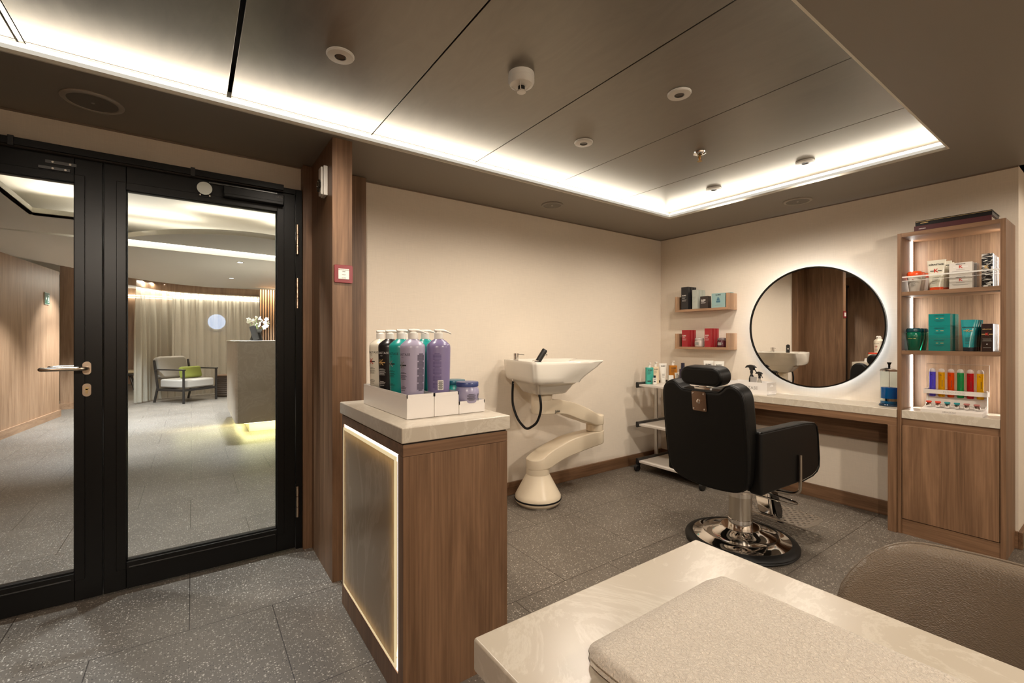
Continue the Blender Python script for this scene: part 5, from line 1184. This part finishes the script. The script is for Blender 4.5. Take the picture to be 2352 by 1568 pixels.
# ================================================================== FOREGROUND TABLE, TOWEL, CHAIR
t = thing('manicure_table', 'cream quartz topped table with walnut base in the foreground', 'table', (.33, .562, 0))
G().box(0, .553, -1.45, 0, .702, .750).build('table_top', quartz_m, t, bevel=.004, seg=3)
G().box(.012, .05, -1.43, -.012, 0, .695).build('side_panel', wood_z, t, bevel=.001)
G().box(.505, .543, -1.43, -.012, 0, .695).build('side_panel', wood_z, t, bevel=.001)
G().box(.05, .505, -1.43, -.012, .655, .695).build('apron', wood_y, t)
G().box(.02, .535, -1.42, -.02, .695, .702).build('shadow_gap', seam_dark, t)
def towelmat():
    m, nt, N, L, b = nodes('terry_towel')
    tc = N.new('ShaderNodeTexCoord'); n = N.new('ShaderNodeTexNoise'); n.inputs['Scale'].default_value = 260; n.inputs['Detail'].default_value = 4; n.inputs['Roughness'].default_value = .7; n.inputs['Distortion'].default_value = .8
    L.new(tc.outputs['Object'], n.inputs['Vector']); r = ramp(N, [(.3, (.60, .52, .42)), (.7, (.78, .70, .59))]); L.new(n.outputs['Fac'], r.inputs[0]); L.new(r.outputs[0], b.inputs['Base Color']); b.inputs['Roughness'].default_value = .95
    b.inputs['Sheen Weight'].default_value = .4
    bp = N.new('ShaderNodeBump'); bp.inputs['Strength'].default_value = .9; bp.inputs['Distance'].default_value = .004; L.new(n.outputs['Fac'], bp.inputs['Height']); L.new(bp.outputs[0], b.inputs['Normal'])
    return m
def towel_layer(x0, x1, y0, y1, z0, z1, seed):
    rnd = random.Random(seed); nx, ny = 44, 56; v = []; f = []; r = (z1 - z0) / 2
    ph = [rnd.uniform(0, 6) for _ in range(6)]
    def h(x, y): return .0022 * math.sin(x * 17 + ph[0] + y * 5) + .0018 * math.sin(y * 13 + ph[1]) + .0010 * math.sin(x * 41 + y * 23 + ph[2]) + rnd.uniform(-.0005, .0005)
    def prof(t_):   # 0..1 across an edge of radius r
        return r * math.sqrt(max(0, 1 - (1 - t_) ** 2))
    for lay in (1, -1):
        for i in range(nx + 1):
            for j in range(ny + 1):
                u = i / nx; w_ = j / ny; x = x0 + (x1 - x0) * u; y = y0 + (y1 - y0) * w_
                d = min(x - x0, x1 - x, y - y0, y1 - y); rc = .03
                # round the corners in plan
                for cx_, cy_ in ((x0 + rc, y1 - rc), (x1 - rc, y1 - rc)):
                    if ((x < cx_) if cx_ < (x0 + x1) / 2 else (x > cx_)) and y > cy_:
                        q = math.hypot(x - cx_, y - cy_)
                        if q > rc: x = cx_ + (x - cx_) * rc / q; y = cy_ + (y - cy_) * rc / q
                        d = rc - min(q, rc)
                e_ = prof(min(1, d / (r * 1.2)))
                z = (z0 + z1) / 2 + lay * e_ + (h(x, y) * min(1, d / r) if lay > 0 else 0)
                if lay < 0 : z = max(z, z0)
                v.append((x, y, z))
    off = (nx + 1) * (ny + 1)
    for i in range(nx):
        for j in range(ny):
            a = i * (ny + 1) + j; f.append((a, a + ny + 1, a + ny + 2, a + 1)); f.append((off + a, off + a + 1, off + a + ny + 2, off + a + ny + 1))
    return G().add(v, f)
tw = towelmat()
t = thing('towel', 'folded cream terry towel lying on the foreground table', 'towel', (0, 0, .7512))
towel_layer(.418, .740, -.62, .436, 0, .014, 1).build('lower_fold', tw, t, smooth=True, ang=80)
towel_layer(.412, .735, -.62, .430, .012, .032, 2).build('upper_fold', tw, t, smooth=True, ang=80)
# chair on the far side of the table
t = thing('upholstered_chair', 'taupe leather tub chair at the right edge, pushed to the table', 'chair', (1.10, .135, 0))
def backshell():
    nu, nv = 40, 16; W2 = .285; v = []; f = []
    for lay in (0, 1):
        for j in range(nv + 1):
            for i in range(nu + 1):
                u = -1 + 2 * i / nu; s = j / nv
                top = .728 - .0 * abs(u); e = abs(u)
                # rounded shoulders
                drop = 0 if e < .52 else .20 * (1 - math.sqrt(max(0, 1 - ((e - .52) / .48) ** 2)))
                zt = top - drop; zb = .40; z = zb + (zt - zb) * s
                y = W2 * u; x = .215 - .13 * abs(u) ** 2.2 + (z - .45) * .10
                th = .032 * math.sqrt(max(0.02, 1 - max(0, (s - .86) / .14) ** 2)) * math.sqrt(max(.02, 1 - max(0, (e - .93) / .07) ** 2))
                v.append((x + (th / 2 if lay else -th / 2), y, z))
    off = (nu + 1) * (nv + 1)
    for j in range(nv):
        for i in range(nu):
            a = j * (nu + 1) + i; f.append((a, a + 1, a + nu + 2, a + nu + 1)); f.append((off + a, off + a + nu + 1, off + a + nu + 2, off + a + 1))
    for i in range(nu):
        a = nv * (nu + 1) + i; f.append((a, a + 1, off + a + 1, off + a)); f.append((i, off + i, off + i + 1, i + 1))
    for j in range(nv):
        for b_ in (0, nu): a = j * (nu + 1) + b_; f.append((a, a + nu + 1, off + a + nu + 1, off + a))
    seam = [v[off + nv * (nu + 1) + i] for i in range(nu + 1)]
    return G().add(v, f), seam
g, seam = backshell(); bk = g.build('backrest', beige_leather, t, smooth=True, ang=70)
G().tube([(x + .001, y, z + .001) for x, y, z in seam], .0028, 8).build('piping', beige_leather, bk, smooth=True)
G().prism(rrect(.44, .50, .10, 6, .02, 0), .40, .47, 'z').build('seat', beige_leather, t, bevel=.03, seg=4)
for sx in (-.15, .17):
    for sy in (-.19, .19): G().tube([(sx, sy, .41), (sx * 1.15, sy * 1.15, 0)], .016, 10, .010).build('leg', black_metal, t, smooth=True)
